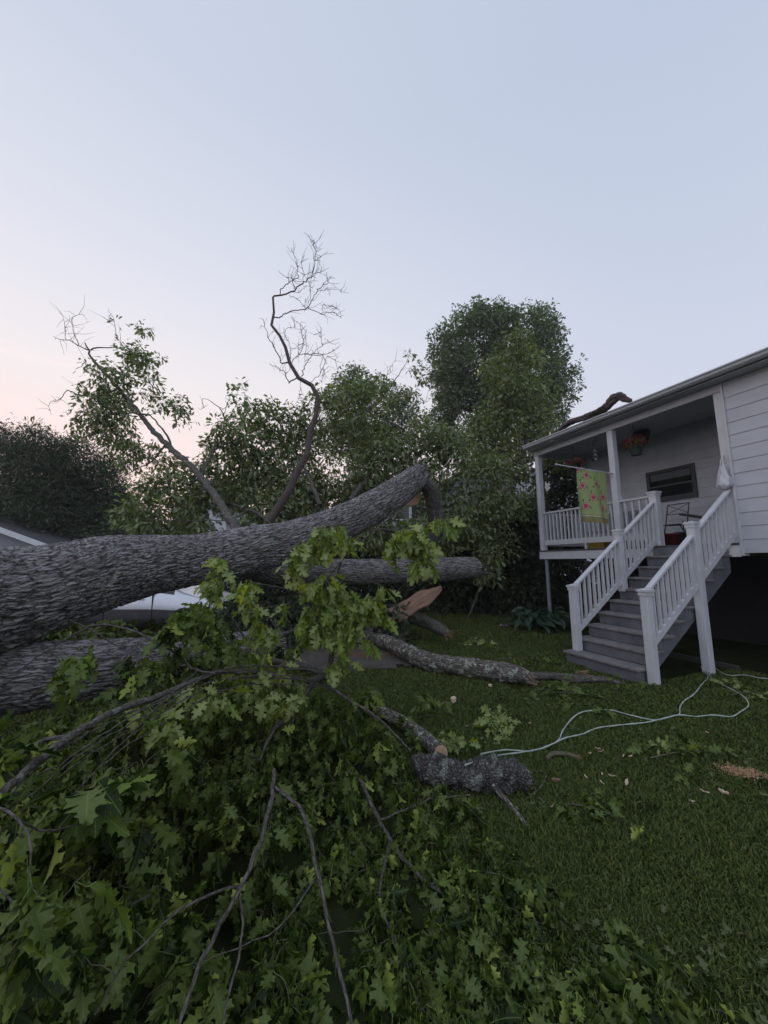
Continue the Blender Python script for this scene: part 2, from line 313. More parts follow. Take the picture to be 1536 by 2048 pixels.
m_wood = M('torn_wood', (.30, .18, .12), .8, scale=8, bump=.8, base2=(.13, .07, .045), coord='bk', stretch=(9, 9, 1), bscale=10)
m_cut = M('fresh_cut_wood', (.44, .31, .20), .8, scale=20, bump=.3, base2=(.34, .22, .14))
m_chip = M('pale_chip', (.55, .44, .33), .8, scale=20, bump=.3, base2=(.38, .27, .18))
m_bark = bark_mat('oak_bark', (.045, .039, .036), (.35, .338, .338), vs=(44, 44, 4), lichen=(.22, .24, .20), lamt=.25, bump=.5)
m_bark2 = bark_mat('branch_bark', (.04, .036, .03), (.145, .135, .12), vs=(60, 60, 20), lichen=(.16, .17, .15), lamt=.3, bump=.6, dist=.004)
m_lich = bark_mat('lichen_bark', (.05, .043, .036), (.21, .19, .165), vs=(46, 46, 9), lichen=(.32, .34, .29), lamt=.5, bump=.9, ls=15)
m_moss = bark_mat('knobbly_bark', (.05, .045, .04), (.15, .145, .14), vs=(70, 70, 40), lichen=(.24, .26, .23), lamt=.5, bump=.9, dist=.015, ls=13)
m_twig = M('twig_bark', (.055, .055, .03), .8, scale=20, base2=(.11, .105, .06), bump=.2)
m_dead = M('dead_wood', (.045, .032, .03), .85, scale=15, base2=(.08, .06, .055), bump=.4)
m_leaf = leaf_mat('oak_leaf', (.034, .066, .008), (.15, .205, .022), (.11, .15, .04), rough=.5, trans=.3, spec=.22, stops=[(0, (.008, .018, .003)), (.42, (.022, .044, .006)), (.62, (.055, .095, .012)), (.82, (.15, .215, .035)), (.95, (.30, .35, .08))])
m_leafy = leaf_mat('oak_leaf_top_sprays', (.065, .115, .014), (.20, .275, .04), (.26, .31, .11), rough=.42, trans=.38, spec=.3)
m_crown = leaf_mat('crown_leaf', (.065, .10, .036), (.18, .235, .08), (.19, .23, .12), rough=.5, trans=.3)
m_oak2 = leaf_mat('tall_oak_leaf', (.06, .10, .05), (.14, .20, .095), (.15, .19, .115), rough=.5, trans=.3)
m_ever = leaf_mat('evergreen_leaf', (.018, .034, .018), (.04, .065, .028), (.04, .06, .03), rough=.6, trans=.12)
m_hosta = leaf_mat('hosta_leaf', (.02, .05, .03), (.035, .075, .045), (.04, .07, .045), rough=.45, trans=.2)
m_far = leaf_mat('far_leaf', (.03, .05, .03), (.06, .085, .045), (.06, .08, .05), rough=.6, trans=.2)

# ------------------------------------------------------------------ ground
DRIVE = [gp(400, 1300)[:2], gp(560, 1342)[:2], gp(640, 1345)[:2], gp(740, 1338)[:2], gp(830, 1335)[:2], gp(835, 1300)[:2], gp(800, 1262)[:2], (.9, 12.5), (1.2, 17), (-16, 18), (-17, 6.2), (-7, 5.6)]
DRIVE = np.array([np.array(p, float) for p in DRIVE])
def inpoly(x, y, poly):
    c = np.zeros(np.shape(x), bool); n = len(poly)
    for i in range(n):
        x1, y1 = poly[i]; x2, y2 = poly[(i+1) % n]
        k = (y1 > y) != (y2 > y); c ^= k & (x < (x2-x1)*(y-y1)/(y2-y1+1e-12)+x1)
    return c
def ground_z(x, y):
    return .02*(vnoise(x*.9+5, y*.9+3, 3)-.5)+.03*(vnoise(x*.3, y*.3, 4)-.5)
m_lawn = M('lawn_soil', (.012, .017, .006), .95, spec=.05, scale=2.5, bump=.8, base2=(.028, .036, .012), bscale=60)
g = np.r_[-400, -150, -60, -30, np.arange(-20, 20.01, .25), 30, 60, 150, 400]
GX, GY = np.meshgrid(g, g+8); near = (np.abs(GX) < 25) & (np.abs(GY-8) < 25)
GZ = np.where(near, ground_z(GX, GY), -.02); nn = len(g)
i, j = np.meshgrid(np.arange(nn-1), np.arange(nn-1)); q = (i*nn+j).ravel()
mb = MB(); mb.add(np.stack([GX, GY, GZ], -1), np.stack([q, q+1, q+nn+1, q+nn], -1)); tag(mb.build('lawn', m_lawn, smooth=True), kind='structure')
# bare dirt and gravel where the drive meets the lawn
st = .12; gx = np.arange(-17, 2, st); gy = np.arange(5, 18, st); X, Y = np.meshgrid(gx, gy)
Xw = X+.35*(vnoise(X*1.7, Y*1.7, 8)-.5)+.2*(vnoise(X*6, Y*6, 9)-.5); Yw = Y+.35*(vnoise(X*1.7, Y*1.7, 18)-.5)+.2*(vnoise(X*6, Y*6, 19)-.5)
ins = inpoly(Xw+st/2, Yw+st/2, DRIVE)[:-1, :-1]; n1 = len(gx); ii, jj = np.nonzero(ins); q = ii*n1+jj
mb = MB(); mb.add(np.stack([X, Y, ground_z(X, Y)+.008+.012*vnoise(X*5, Y*5, 21)], -1), np.stack([q, q+1, q+n1+1, q+n1], -1)); tag(mb.build('dirt_drive', m_soil, smooth=True), kind='structure')

# grass blades
m_grass = leaf_mat('grass_blade', (.042, .072, .016), (.10, .14, .032), (.095, .125, .034), rough=.6, trans=.25, spec=.3)
HC = np.array([5.5056, 5.9045]); TH = .3765
hu = np.array([-math.sin(TH), math.cos(TH)]); hv = np.array([-math.cos(TH), -math.sin(TH)])
def H(a, b, z): return np.array([HC[0]+a*hu[0]+b*hv[0], HC[1]+a*hu[1]+b*hv[1], z])
def hab(x, y): return (x-HC[0])*hu[0]+(y-HC[1])*hu[1], (x-HC[0])*hv[0]+(y-HC[1])*hv[1]
n = 900000; rr = 1.0*(16./1.0)**rng.uniform(0, 1, n); aa = rng.uniform(-1.2, 1.3, n); x = rr*np.sin(aa); y = rr*np.cos(aa)
ha, hb = hab(x, y); keep = ~inpoly(x+.1*rng.normal(size=n), y+.1*rng.normal(size=n), DRIVE) & ~((hb < .5) & (ha < 4.4)) & (y > .7) & ~((ha > .05) & (ha < 1.3) & (hb < 2.35))
keep &= (vnoise(x*3, y*3, 31) > .16) | (rng.uniform(size=n) < .3)
dv_ = np.stack([x, y, -1.6+0*x], 1); dq = dv_ @ _F; gpx = 768+FPX*(dv_ @ _R)/dq; gpy = 1024-FPX*(dv_ @ _U)/dq
HEAP = np.array([(-400, 1500), (260, 1430), (620, 1430), (760, 1480), (850, 1600), (980, 1700), (1040, 1800), (1180, 1960), (1330, 2200), (1330, 3500), (-1500, 3500)])      # no turf stands up under the heap of branches
keep &= ~inpoly(gpx+rng.normal(0, 25, len(x)), gpy+rng.normal(0, 25, len(x)), HEAP)
x, y, rr = x[keep], y[keep], rr[keep]; n = len(x); hgt = (.012+.016*rng.uniform(size=n))*(.7+.7*vnoise(x*2, y*2, 33))*(1+rr*.04); wd = .0017*(1+rr*.55)
az = rng.uniform(0, 6.28, n); ln = rng.normal(0, .55, (n, 2)); z0 = ground_z(x, y)-.003
b0 = np.stack([x, y, z0], -1); sd = np.stack([np.cos(az), np.sin(az), 0*az], -1)*wd[:, None]
tip = b0+np.stack([ln[:, 0]*hgt, ln[:, 1]*hgt, hgt], -1); mid = b0+np.stack([ln[:, 0]*hgt*.3, ln[:, 1]*hgt*.3, hgt*.6], -1)
V = np.stack([b0-sd, b0+sd, mid+sd*.8, tip, mid-sd*.8], 1); q = np.arange(n)[:, None]*5
mb = MB(); mb.add(V, [q+np.array([[0, 1, 2, 4]]), q+np.array([[4, 2, 3]])]); tag(mb.build('grass', m_grass), 'short dark green grass of the trampled lawn', 'grass', kind='stuff')

n = 2600; rr = 1.6*(10./1.6)**rng.uniform(0, 1, n); aa = rng.uniform(-.6, .9, n); x = rr*np.sin(aa); y = rr*np.cos(aa); ha, hb = hab(x, y); keep = (vnoise(x*1.3+3, y*1.3, 41) > .42) & ~((hb < .4) & (ha < 4.4)) & ~((ha > 0) & (ha < 1.35) & (hb < 2.5)); x, y = x[keep], y[keep]; n = len(x)
az = rng.uniform(0, 6.28, n); mb = MB(); put_leaves(mb, MED, np.stack([x, y, ground_z(x, y)+.024+.01*rng.uniform(size=n)], -1), np.stack([np.cos(az), np.sin(az), rng.normal(0, .2, n)], -1), np.stack([rng.normal(0, .35, n), rng.normal(0, .35, n), np.ones(n)], -1), rng.uniform(.02, .07, n), curl=.6)
tag(mb.build('leaf_litter', leaf_mat('litter_leaf', (.03, .05, .015), (.10, .13, .03), (.09, .11, .04), rough=.6, trans=.2), smooth=True), 'torn leaf scraps littered over the lawn', 'leaf litter', kind='stuff')

# ------------------------------------------------------------------ house with porch
D = 1.821; PH = 2.443; Lp = 4.0; Mp = 1.911; BW = -1.6; CZ = D+PH+.14
house = thing('house', H(0, 0, 0), 'white lap sided raised house with a covered front porch and grey gutter', 'house')
def on_b(px, py, b):                                 # sight line met with the vertical plane b = const of the house
    r = ray(px, py); k = r[0]*hv[0]+r[1]*hv[1]; t = (b-((0-HC[0])*hv[0]+(0-HC[1])*hv[1]))/k
    p = EYE+t*r; return hab(p[0], p[1])[0], p[2]
def siding(mb, a0, a1, b, z0, z1, ex=.2, dir=1, t=.014):
    z = z0
    while z < z1-.01:
        zt = min(z+ex, z1); v = [H(a, bb, zz) for a in (a0, a1) for bb, zz in ((b, z), (b+t, z+.001), (b+.003, zt), (b, zt))]
        mb.add(v, [np.array([(0, 1, 5, 4), (1, 2, 6, 5), (2, 3, 7, 6), (3, 0, 4, 7)]), np.array([(3, 2, 1, 0), (4, 5, 6, 7)])]); z += ex
mb = MB(); siding(mb, -7, -.1, .05, D-.16, CZ, ex=.206); mb.box((-7, -.1, D-.14), (-.1, .048, CZ), H); mb.build('siding_wall', m_siding, house)
mb = MB(); mb.box((-.1, -.06, D-.2), (-.072, .085, CZ), H); mb.box((-.098, .0, D-.2), (0.0, .082, D+.0), H); mb.build('corner_trim', m_white, house)
mb = MB(); siding(mb, -.2, Lp-.02, BW, D, CZ, ex=.2); mb.box((-.2, BW-.15, D), (Lp-.02, BW-.002, CZ), H); mb.build('porch_wall', m_pwall, house)
mb = MB(); mb.box((-.14, BW, D), (-.074, -.062, CZ), H); mb.build('porch_side_wall', m_pwall, house)
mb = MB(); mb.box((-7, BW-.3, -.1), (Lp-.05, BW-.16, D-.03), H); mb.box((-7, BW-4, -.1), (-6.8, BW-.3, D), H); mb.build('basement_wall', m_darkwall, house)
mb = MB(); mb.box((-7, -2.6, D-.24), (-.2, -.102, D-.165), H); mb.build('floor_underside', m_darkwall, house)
mb = MB()
for k in range(-1, 11):
    b = .1-k*.145
    if k < 0: continue
    mb.box((-.06, b-.14, D-.035), (Lp+.07, b, D), H)
mb.build('porch_deck', M('dark_deck_boards', (.06, .062, .07), .7, var=.25, scale=7), house)
mb = MB(); mb.box((-.06, .052, D-.215), (Lp+.055, .088, D-.037), H); mb.box((Lp+.02, -1.5, D-.215), (Lp+.055, .05, D-.037), H); mb.build('deck_fascia', m_white, house)
mb = MB()
for k in range(8): mb.box((.3+k*.5, -1.5, D-.2), (.34+k*.5, .05, D-.037), H)
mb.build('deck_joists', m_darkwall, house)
def post(a, b, z0, z1, w_=.125, name='porch_post', par=house, cap=False, mat=None):
    mb = MB(); mb.box((a-w_/2, b-w_/2, z0), (a+w_/2, b+w_/2, z1), H); o = mb.build(name, mat or m_white, par)
    md = o.modifiers.new('bevel', 'BEVEL'); md.width = .006; md.segments = 2
    if cap:
        mb = MB(); w2 = w_/2+.022
        mb.box((a-w2, b-w2, z1), (a+w2, b+w2, z1+.028), H)
        v = [H(a-w2+.01, b-w2+.01, z1+.028), H(a+w2-.01, b-w2+.01, z1+.028), H(a+w2-.01, b+w2-.01, z1+.028), H(a-w2+.01, b+w2-.01, z1+.028), H(a, b, z1+.05)]
        v += [H(a+s*(w_/2+.01), b+t*(w_/2+.01), z) for z in (z1-.05, z1-.001) for s, t in ((-1, -1), (1, -1), (1, 1), (-1, 1))]
        mb.add(v, [np.array([(0, 1, 4), (1, 2, 4), (2, 3, 4), (3, 0, 4)]), np.array([(5, 6, 10, 9), (6, 7, 11, 10), (7, 8, 12, 11), (8, 5, 9, 12)]), np.array([(8, 7, 6, 5)])]); mb.build('post_cap', mat or m_white, o)
    return o
post(Lp-.02, 0, D, D+PH); post(Mp, 0, D, D+PH); post(-.01, 0, D-.02, D+PH, .115); post(Lp-.06, BW+.1, D, D+PH, .12)
mb = MB(); mb.box((-.1, -.075, D+PH), (Lp+.04, .075, CZ-.002), H); mb.box((Lp-.09, BW, D+PH), (Lp+.04, -.078, CZ-.002), H); mb.build('header_beam', m_ceil, house)
# roof, soffit, gutter
EB = .33; GT = CZ+.115
mb = MB(); mb.box((-7.3, BW, CZ), (Lp+.045, EB-.03, CZ+.012), H)
v = [H(a, b, z) for a in (-7.3, Lp+.05) for b, z in ((EB-.012, CZ+.02), (EB-.012, GT), (-4.2, GT+1.25), (-8.5, CZ+.02))]
mb.add(v, [np.array([(0, 1, 5, 4)]), np.array([(0, 3, 2, 1), (4, 5, 6, 7)])]); mb.build('soffit', m_ceil, house)
mb = MB(); v = [H(a, b, z) for a in (-7.35, Lp+.06) for b, z in ((EB+.03, GT+.012), (EB+.03, GT+.035), (-4.2, GT+1.32), (-4.2, GT+1.28), (-8.9, GT-.05), (-8.9, GT-.02))]
mb.add(v, [np.array([(0, 1, 7, 6), (1, 2, 8, 7), (2, 5, 11, 8), (0, 6, 9, 3), (3, 9, 10, 4)]), np.array([(0, 3, 2, 1), (6, 7, 8, 9), (2, 3, 4, 5), (8, 11, 10, 9)])]); roof = mb.build('roof', m_roof, house)
prof = [(EB-.01, CZ+.03), (EB+.04, CZ+.025), (EB+.075, CZ+.05), (EB+.085, CZ+.085), (EB+.105, CZ+.10), (EB+.105, GT+.005), (EB+.098, GT+.005), (EB+.095, CZ+.105), (EB+.07, CZ+.09), (EB-.01, CZ+.06)]
mb = MB(); v = [H(a, b, z) for a in (-7.4, Lp+.07) for b, z in prof]; n = len(prof)
mb.add(v, [np.array([(i, (i+1) % n, n+(i+1) % n, n+i) for i in range(n)])]); mb.build('gutter', m_gutter, roof)
mb = MB(); v = [H(Lp+.07, b, z) for b, z in prof[:6]]+[H(Lp+.072, b, z) for b, z in prof[:6]]
mb.add(v, [np.array([(0, 1, 2, 3, 4, 5)]), np.array([(11, 10, 9, 8, 7, 6)])]); mb.build('gutter_end', m_gutter, roof)
# window on the porch wall
a1_, zt = on_b(1291, 938, BW+.03); a0_, zb = on_b(1396, 990, BW+.03)
zt = on_b(1350, 934, BW+.03)[1]; zb = on_b(1350, 1000, BW+.03)[1]
mb = MB(); fw = .07
for lo, hi in (((a0_, zb), (a1_, zb+fw*1.5)), ((a0_, zt-fw), (a1_, zt)), ((a0_, zb+fw*1.5), (a0_+fw, zt-fw)), ((a1_-fw, zb+fw*1.5), (a1_, zt-fw))):
    mb.box((lo[0], BW+.012, lo[1]), (hi[0], BW+.05, hi[1]), H)
win = mb.build('window', m_trim_dark, house); mbb = MB(); mbb.box((a0_+fw+.02, BW+.030, zt-fw-.16), (a1_-fw-.02, BW+.034, zt-fw-.01), H); mbb.build('blind', M('blind_fabric', (.10, .11, .12), .8), win); mbb = MB(); mbb.box((a0_+fw, BW+.030, (zb+zt)/2-.03), (a1_-fw, BW+.045, (zb+zt)/2+.01), H); mbb.build('sash_bar', m_trim_dark, win)
mb = MB(); mb.box((a0_+fw, BW+.014, zb+fw*1.5), (a1_-fw, BW+.028, zt-fw), H); mb.build('glass', m_glass, win)
# lower frame of the door under the porch
ad, zd = on_b(1168, 1123, BW-.1); mb = MB(); mb.box((ad-.9, BW-.158, zd-.09), (ad, BW-.12, zd), H); mb.box((ad-.09, BW-.158, 0), (ad, BW-.12, zd-.092), H); mb.build('basement_door_frame', M('door_frame_paint', (.16, .165, .18), .6), house)
# support pole at the corner
pc = H(Lp-.08, .0, 0); mb = MB(); mb.tube([pc, pc+[0, 0, D-.217]], .045, k=16); mb.build('support_pole', m_steel, house, smooth=True)
# foot block seen under the stairs
mb = MB(); mb.box((-.1, .55, -.02), (1.3, .63, .07), H); mb.build('ground_beam', M('old_timber', (.05, .047, .042), .9, scale=9), house)

def railing(par, name, p0, p1, z0, z1, top, bot, n, wr=.05, vert=True, hb=.075, bal=.034):
    """p0,p1 = (a,b) ends; z0,z1 = the floor line at the two ends; top/bot = heights of the rails above it"""
    P = lambda t, h: H(p0[0]+(p1[0]-p0[0])*t, p0[1]+(p1[1]-p0[1])*t, z0+(z1-z0)*t+h)
    mb = MB(); mb.bar(P(0, bot), P(1, bot), .038, hb); r = mb.build(name, m_white, par)
    mb = MB(); mb.bar(P(0, top), P(1, top), .075, .042); o = mb.build('top_rail', m_white, r); md = o.modifiers.new('bevel', 'BEVEL'); md.width = .008; md.segments = 2
    for k in range(n):
        t = (k+.7)/(n+.4); mb = MB(); a = P(t, 0); d = bal/2; an = p0[0]+(p1[0]-p0[0])*t; bn = p0[1]+(p1[1]-p0[1])*t; zz = z0+(z1-z0)*t
        mb.box((an-d, bn-d, zz+bot+hb*.38), (an+d, bn+d, zz+top-.018), H)
        if abs(z1-z0) > .1: mb.box((an-d-.004, bn-d-.006, zz+bot+hb*.1), (an+d+.004, bn+d+.006, zz+bot+hb*.5+.05), H)
        mb.build('baluster', m_white, r)
    return r
railing(house, 'railing', (Lp-.085, 0), (Mp+.065, 0), D, D, .93, .19, 17, hb=.12)
railing(house, 'railing', (Mp-.065, 0), (1.21, 0), D, D, .93, .19, 4, hb=.12)
railing(house, 'railing', (Lp-.04, -.065), (Lp-.04, BW+.17), D, D, .93, .14, 11, hb=.07)
mb = MB(); mb.box((2.72, -.02, D), (2.76, .02, D+.128), H); mb.build('railing_foot', m_white, house)

# ------------------------------------------------------------------ staircase
stair = thing('staircase', H(.57, 1.2, 0), 'grey wooden porch staircase with worn treads and white railings', 'staircase')
RZ = D/10; RUN = .262; SA0, SA1 = .055, 1.25
for k in range(1, 10):
    nb = .07+(10-k)*RUN; mb = MB(); mb.box((SA0, nb-RUN-.02, k*RZ-.036), (SA1, nb, k*RZ), H)
    o = mb.build('tread', m_tread, stair); md = o.modifiers.new('bevel', 'BEVEL'); md.width = .008; md.segments = 2
for k in range(1, 11):
    nb = .07+(10-k)*RUN+.0; mb = MB(); rb = nb-.035 if k < 10 else .12
    mb.box((SA0+.03, rb-.02, (k-1)*RZ+.001-(.01 if k == 1 else 0)), (SA1-.03, rb, k*RZ-.037), H); mb.build('riser', m_greystair, stair)
for sa in (SA0+.03, SA1-.03-.036):
    pr = []
    for k in range(1, 10): pr += [(.07+(10-k)*RUN-.06, (k-1)*RZ if k > 1 else -.02), (.07+(10-k)*RUN-.06, k*RZ-.038)]
    pr += [(.095, 9*RZ-.038), (.095, D-.45), (1.0*RUN*9-.12, -.02)]
    n = len(pr); v = [H(sa+e*.036+(-.0015 if e == 0 else .0015), b, z) for e in (0, 1) for b, z in pr]
    bm_f = [tuple(range(n)), tuple(range(2*n-1, n-1, -1))]
    mb = MB(); mb.add(v, [np.array([(i, n+i, n+(i+1) % n, (i+1) % n) for i in range(n)]), np.array([bm_f[0]]), np.array([bm_f[1]])]); mb.build('stringer', m_greystair, stair)
b1, bmid = 2.226, 1.09; A0, A1 = -.005, 1.145; NW = .105; SL = RZ/RUN
fl = lambda b: D-(b-.0)*SL
post(A0, b1, -.03, RZ+.98, NW, 'newel_post', stair, True); post(A1, b1, RZ, RZ+.975, NW, 'newel_post', stair, True)
post(A0, bmid, -.03, fl(bmid)+1.02, NW+.005, 'newel_post', stair, True); post(A1, bmid, fl(bmid)-.02, fl(bmid)+1.0, NW, 'newel_post', stair, True)
post(1.15, .04, D, D+.98, .135, 'newel_post', stair, True)
for A in (A0, A1):
    railing(stair, 'railing', (A, b1-.055), (A, bmid+.055), fl(b1-.055)+.02, fl(bmid+.055)+.02, .86, .16, 9)
    railing(stair, 'railing', (A, bmid-.055), (A, .075), fl(bmid-.055)+.02, fl(.075)+.02, .86, .16, 8)

# ------------------------------------------------------------------ trees and branches
def ell_points(ells, n, g, shell=.5, gap=0.0, gap_s=1.3):
    vol = np.array([e[1][0]*e[1][1]*e[1][2] for e in ells])**.8; k = g.choice(len(ells), n, p=vol/vol.sum())
    D = nrmz(g.normal(size=(n, 3))); r = g.uniform(0, 1, n)**(1/3*(1-shell)+.12); r *= np.where(g.uniform(size=n) < .16, g.uniform(1., 1.42, n), 1)
    c = np.array([e[0] for e in ells])[k]; rd = np.array([e[1] for e in ells])[k]
    P = c+D*rd*r[:, None]
    if gap:
        s = gap_s; q = .6*vnoise(P[:, 0]*s+P[:, 1]*s*.5+90, P[:, 2]*s+P[:, 1]*s*.5+90, 5)+.4*vnoise(P[:, 0]*s*2.3+90, P[:, 2]*s*2.3+P[:, 1]*s+90, 6); P = P[q > gap]
    return P
def px_ells(L, d0=None):                             # (px,py,rx,ry[,depth]) -> world ellipsoids
    o = []
    for e in L:
        d = e[4] if len(e) > 4 else d0; c = at(e[0], e[1], d); rx = e[2]*d/FPX; ry = e[3]*d/FPX; o.append((c, np.array([rx, (rx+ry)/2, ry])))
    return o
def twigs_to(mb, A, C, g, r0=.012, r1=.003, m=6, arch=.12, amax=None, k=3, upbias=0.6):
    """curved twigs from the best attachment point to every centre; returns arrival directions"""
    cost = np.linalg.norm(C[:, None]-A[None], axis=2)+upbias*np.clip(A[None, :, 2]-C[:, None, 2], 0, None)
    i = cost.argmin(1); best = cost.min(1); P0 = A[i].copy(); path = best.copy(); order = np.argsort(best); done = np.zeros(len(C), bool)
    for n_, k_ in enumerate(order):                  # every twig springs from the limb or from a twig end already placed
        if n_:
            dj = order[:n_]; dd_ = np.linalg.norm(C[dj]-C[k_], axis=1); cj = dd_+.55*path[dj]; b_ = cj.argmin()
            if cj[b_] < best[k_]*1.0: P0[k_] = C[dj[b_]]; path[k_] = path[dj[b_]]*.9+dd_[b_]
    Lg = np.linalg.norm(C-P0, axis=1); t = np.linspace(0, 1, m)[None, :, None]
    mid = (P0+C)/2+np.array([0, 0, 1.])*(arch*Lg)[:, None]+g.normal(0, .12, C.shape)*Lg[:, None]
    P = (1-t)**2*P0[:, None]+2*t*(1-t)*mid[:, None]+t*t*C[:, None]
    P[:, 1:-1] += g.normal(0, .018, P[:, 1:-1].shape)*Lg[:, None, None]
    rad = (r0+(r1-r0)*np.linspace(0, 1, m))[None]*(.5+Lg[:, None]*.5).clip(.4, 1.8)
    batch_tubes(mb, P, rad, k); return nrmz(P[:, -1]-P[:, -2])
def crown(par, ells, n, tpl, mat, attach, seed, per=8, rc=.3, size=.15, shell=.5, gap=.0, droop=.5, tw=True, r0=.015, name='foliage', flat=.8, mtw=None, arch=.12):
    g = np.random.default_rng(seed); C = ell_points(ells, n, g, shell, gap); mt = MB(); td = None
    if tw: td = twigs_to(mt, np.asarray(attach), C, g, r0=r0, arch=arch)
    ml = MB(); clump_leaves(ml, tpl, C, per, rc, size, droop, g, flat, twigdir=td); ml.build(name, mat, par)
    if tw: tag(mt.build('twigs', mtw or m_twig, par), kind='stuff')
def tree(name, label, base, h, trunk_r, ells, n, seed, mat=None, tpl=FAR, per=9, rc=.35, size=.17, nl=12, shell=.45, gap=.28, droop=.4, group=None, cat='tree', trunkpts=None, bmat=None, **kw):
    g = np.random.default_rng(seed); base = np.array(base, float); t = thing(name, base, label, cat, group)
    tp = trunkpts if trunkpts is not None else [base+[0, 0, -.1], base+[.1*g.normal(), .1*g.normal(), h*.35], base+[.25*g.normal(), .2*g.normal(), h*.65], base+[.3*g.normal(), .3*g.normal(), h*.92]]
    tp, tr = resample(np.array(tp), np.linspace(trunk_r, trunk_r*.18, len(tp)), h/14)
    mb = MB(); mb.tube(tp, tr, k=8); A = [tp[len(tp)//3:]]; T = ell_points(ells, nl, g, .3)
    for q in T:
        cand = tp[(tp[:, 2] < q[2]-.12*h*g.uniform(.3, 1))]; s = cand[-1] if len(cand) > 2 else tp[len(tp)//4]
        m_ = (s+q)/2+np.array([0, 0, -.06*h])*g.uniform(0, 1)+g.normal(0, .05*h, 3)*.5
        pp, pr = resample(np.array([s, m_, q]), np.array([trunk_r*.38, trunk_r*.22, trunk_r*.06]), h/20); pp[1:-1] += g.normal(0, .012*h, pp[1:-1].shape)
        mb.tube(pp, pr, k=6, cap=False); A.append(pp[1:])
    mb.build('trunk', bmat or m_bark2, t, smooth=True)
    crown(t, ells, n, tpl, mat or m_crown, np.vstack(A), seed+1, per, rc, size, shell, gap, droop, r0=trunk_r*.09, **kw); return t
def shifted(ells, f=1.): return [(np.array(c)*1., np.array(r)*f) for c, r in ells]
def copy_tree(o, parent=None):
    c = o.copy(); col.objects.link(c); c.parent = parent
    for ch in [x for x in bpy.data.objects if x.parent == o]: copy_tree(ch, c)
    return c

# tall standing oak beyond the porch
d = 21.5; tb = at(985, 1180, d); tb[2] = 0
tree('oak_tree', 'tall round crowned oak tree standing behind the house roof', tb, at(985, 640, d)[2], .30,
     px_ells([(915, 770, 48, 50), (945, 835, 55, 42), (990, 800, 60, 50), (960, 660, 62, 48), (1040, 670, 65, 58), (900, 730, 46, 60), (965, 740, 75, 60), (1050, 760, 75, 70), (1100, 700, 34, 50), (1115, 770, 40, 60), (1000, 640, 40, 34),
              (885, 680, 28, 34), (905, 810, 40, 40), (880, 850, 35, 35), (940, 880, 60, 30), (1010, 900, 60, 34), (960, 620, 14, 20), (1090, 640, 25, 26), (1105, 830, 35, 35), (1040, 840, 60, 40), (930, 640, 35, 25)], d),
     6200, 11, m_oak2, per=10, rc=.27, size=.165, nl=34, shell=.3, gap=.33, tpl=FAR, bmat=m_dead,
     trunkpts=[tb+[0, 0, -.1], at(985, 1000, d), at(990, 880, d), at(978, 800, d), at(975, 720, d), at(985, 650, d)])
# round tree in the middle, beyond the fallen crown
d = 17.; tb = at(740, 1200, d); tb[2] = 0
tree('broadleaf_tree', 'pale green broadleaf tree seen above the broken end of the fallen trunk', tb, at(740, 760, d)[2], .18,
     px_ells([(715, 770, 44, 30), (700, 810, 62, 50), (760, 800, 52, 40), (790, 850, 50, 46), (690, 880, 62, 40), (760, 880, 60, 40), (815, 820, 26, 30), (660, 800, 22, 24), (700, 745, 24, 14), (830, 880, 30, 30)], d),
     2400, 21, m_oak2, per=7, rc=.24, size=.125, nl=22, shell=.3, gap=.40, trunkpts=[tb, at(735, 1000, d), at(730, 900, d), at(715, 790, d)])
# dense dark evergreens on the left
for i, (px, ell, dd, lab) in enumerate([
        (25, [(10, 960, 60, 95), (30, 1040, 80, 80), (0, 900, 40, 50), (10, 880, 18, 24)], 17.5, 'dark dense evergreen tree at the left edge, behind the garage roof'),
        (95, [(70, 910, 45, 55), (60, 870, 22, 22), (90, 960, 65, 70), (85, 1040, 85, 75), (120, 915, 24, 40)], 15.5, 'dark dense evergreen tree with a pointed top, second from the left edge'),
        (200, [(165, 935, 48, 60), (200, 990, 52, 70), (180, 1050, 85, 70), (150, 900, 24, 26), (215, 940, 25, 40)], 17, 'dark dense evergreen tree beneath the leaning leafy limb')]):
    tb = at(px, 1180, dd); tb[2] = 0
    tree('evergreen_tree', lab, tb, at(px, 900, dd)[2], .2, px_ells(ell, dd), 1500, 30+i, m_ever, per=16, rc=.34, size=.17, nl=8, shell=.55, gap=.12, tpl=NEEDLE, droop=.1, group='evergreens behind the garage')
# far trees closing the view
proto = None
farL = [(-26, 30, 1.0, 'mid green far tree behind the leaning leafy limb'), (-13.5, 31, .95, 'low dark far tree just right of the evergreens'), (-8, 36, 1.0, 'far tree in the gap left of the dead limb'), (-2, 33, .9, 'far tree behind the bare dead limb'),
        (4, 37, 1.05, 'far tree behind the pale broadleaf tree'), (11, 34, .9, 'far tree behind the trunk of the tall oak'), (17, 30, 1.05, 'far tree seen through the porch posts'), (-36, 26, 1.2, 'far tree at the left behind the evergreens'), (-18, 25, .72, 'smaller far tree between the evergreens and the leaning limb')]
for i, (x, y, s, lab) in enumerate(farL):
    if proto is None:
        el = [(np.array([0, 0, z])+np.array([x, y, 0]), np.array([r1, r1, r2])) for z, r1, r2 in ((3.2, 3.4, 2.2), (5.2, 3.2, 2.2), (7.2, 2.3, 2.0), (8.6, 1.2, 1.2))]
        el += [(np.array([x+2.2, y, 4.8]), np.array([2, 2, 1.8])), (np.array([x-2.4, y, 4.2]), np.array([2, 2, 2.]))]
        proto = tree('background_tree', lab, (x, y, 0), 8.5, .25, el, 1300, 51, m_far, per=11, rc=.5, size=.36, nl=10, gap=.2, group='trees far behind the yard')
        proto.scale = (s,)*3
    else:
        c = copy_tree(proto); c.location = (x, y, -.3); c.scale = (s*1.1, s, s); c.rotation_euler.z = i*1.3; c['label'] = lab
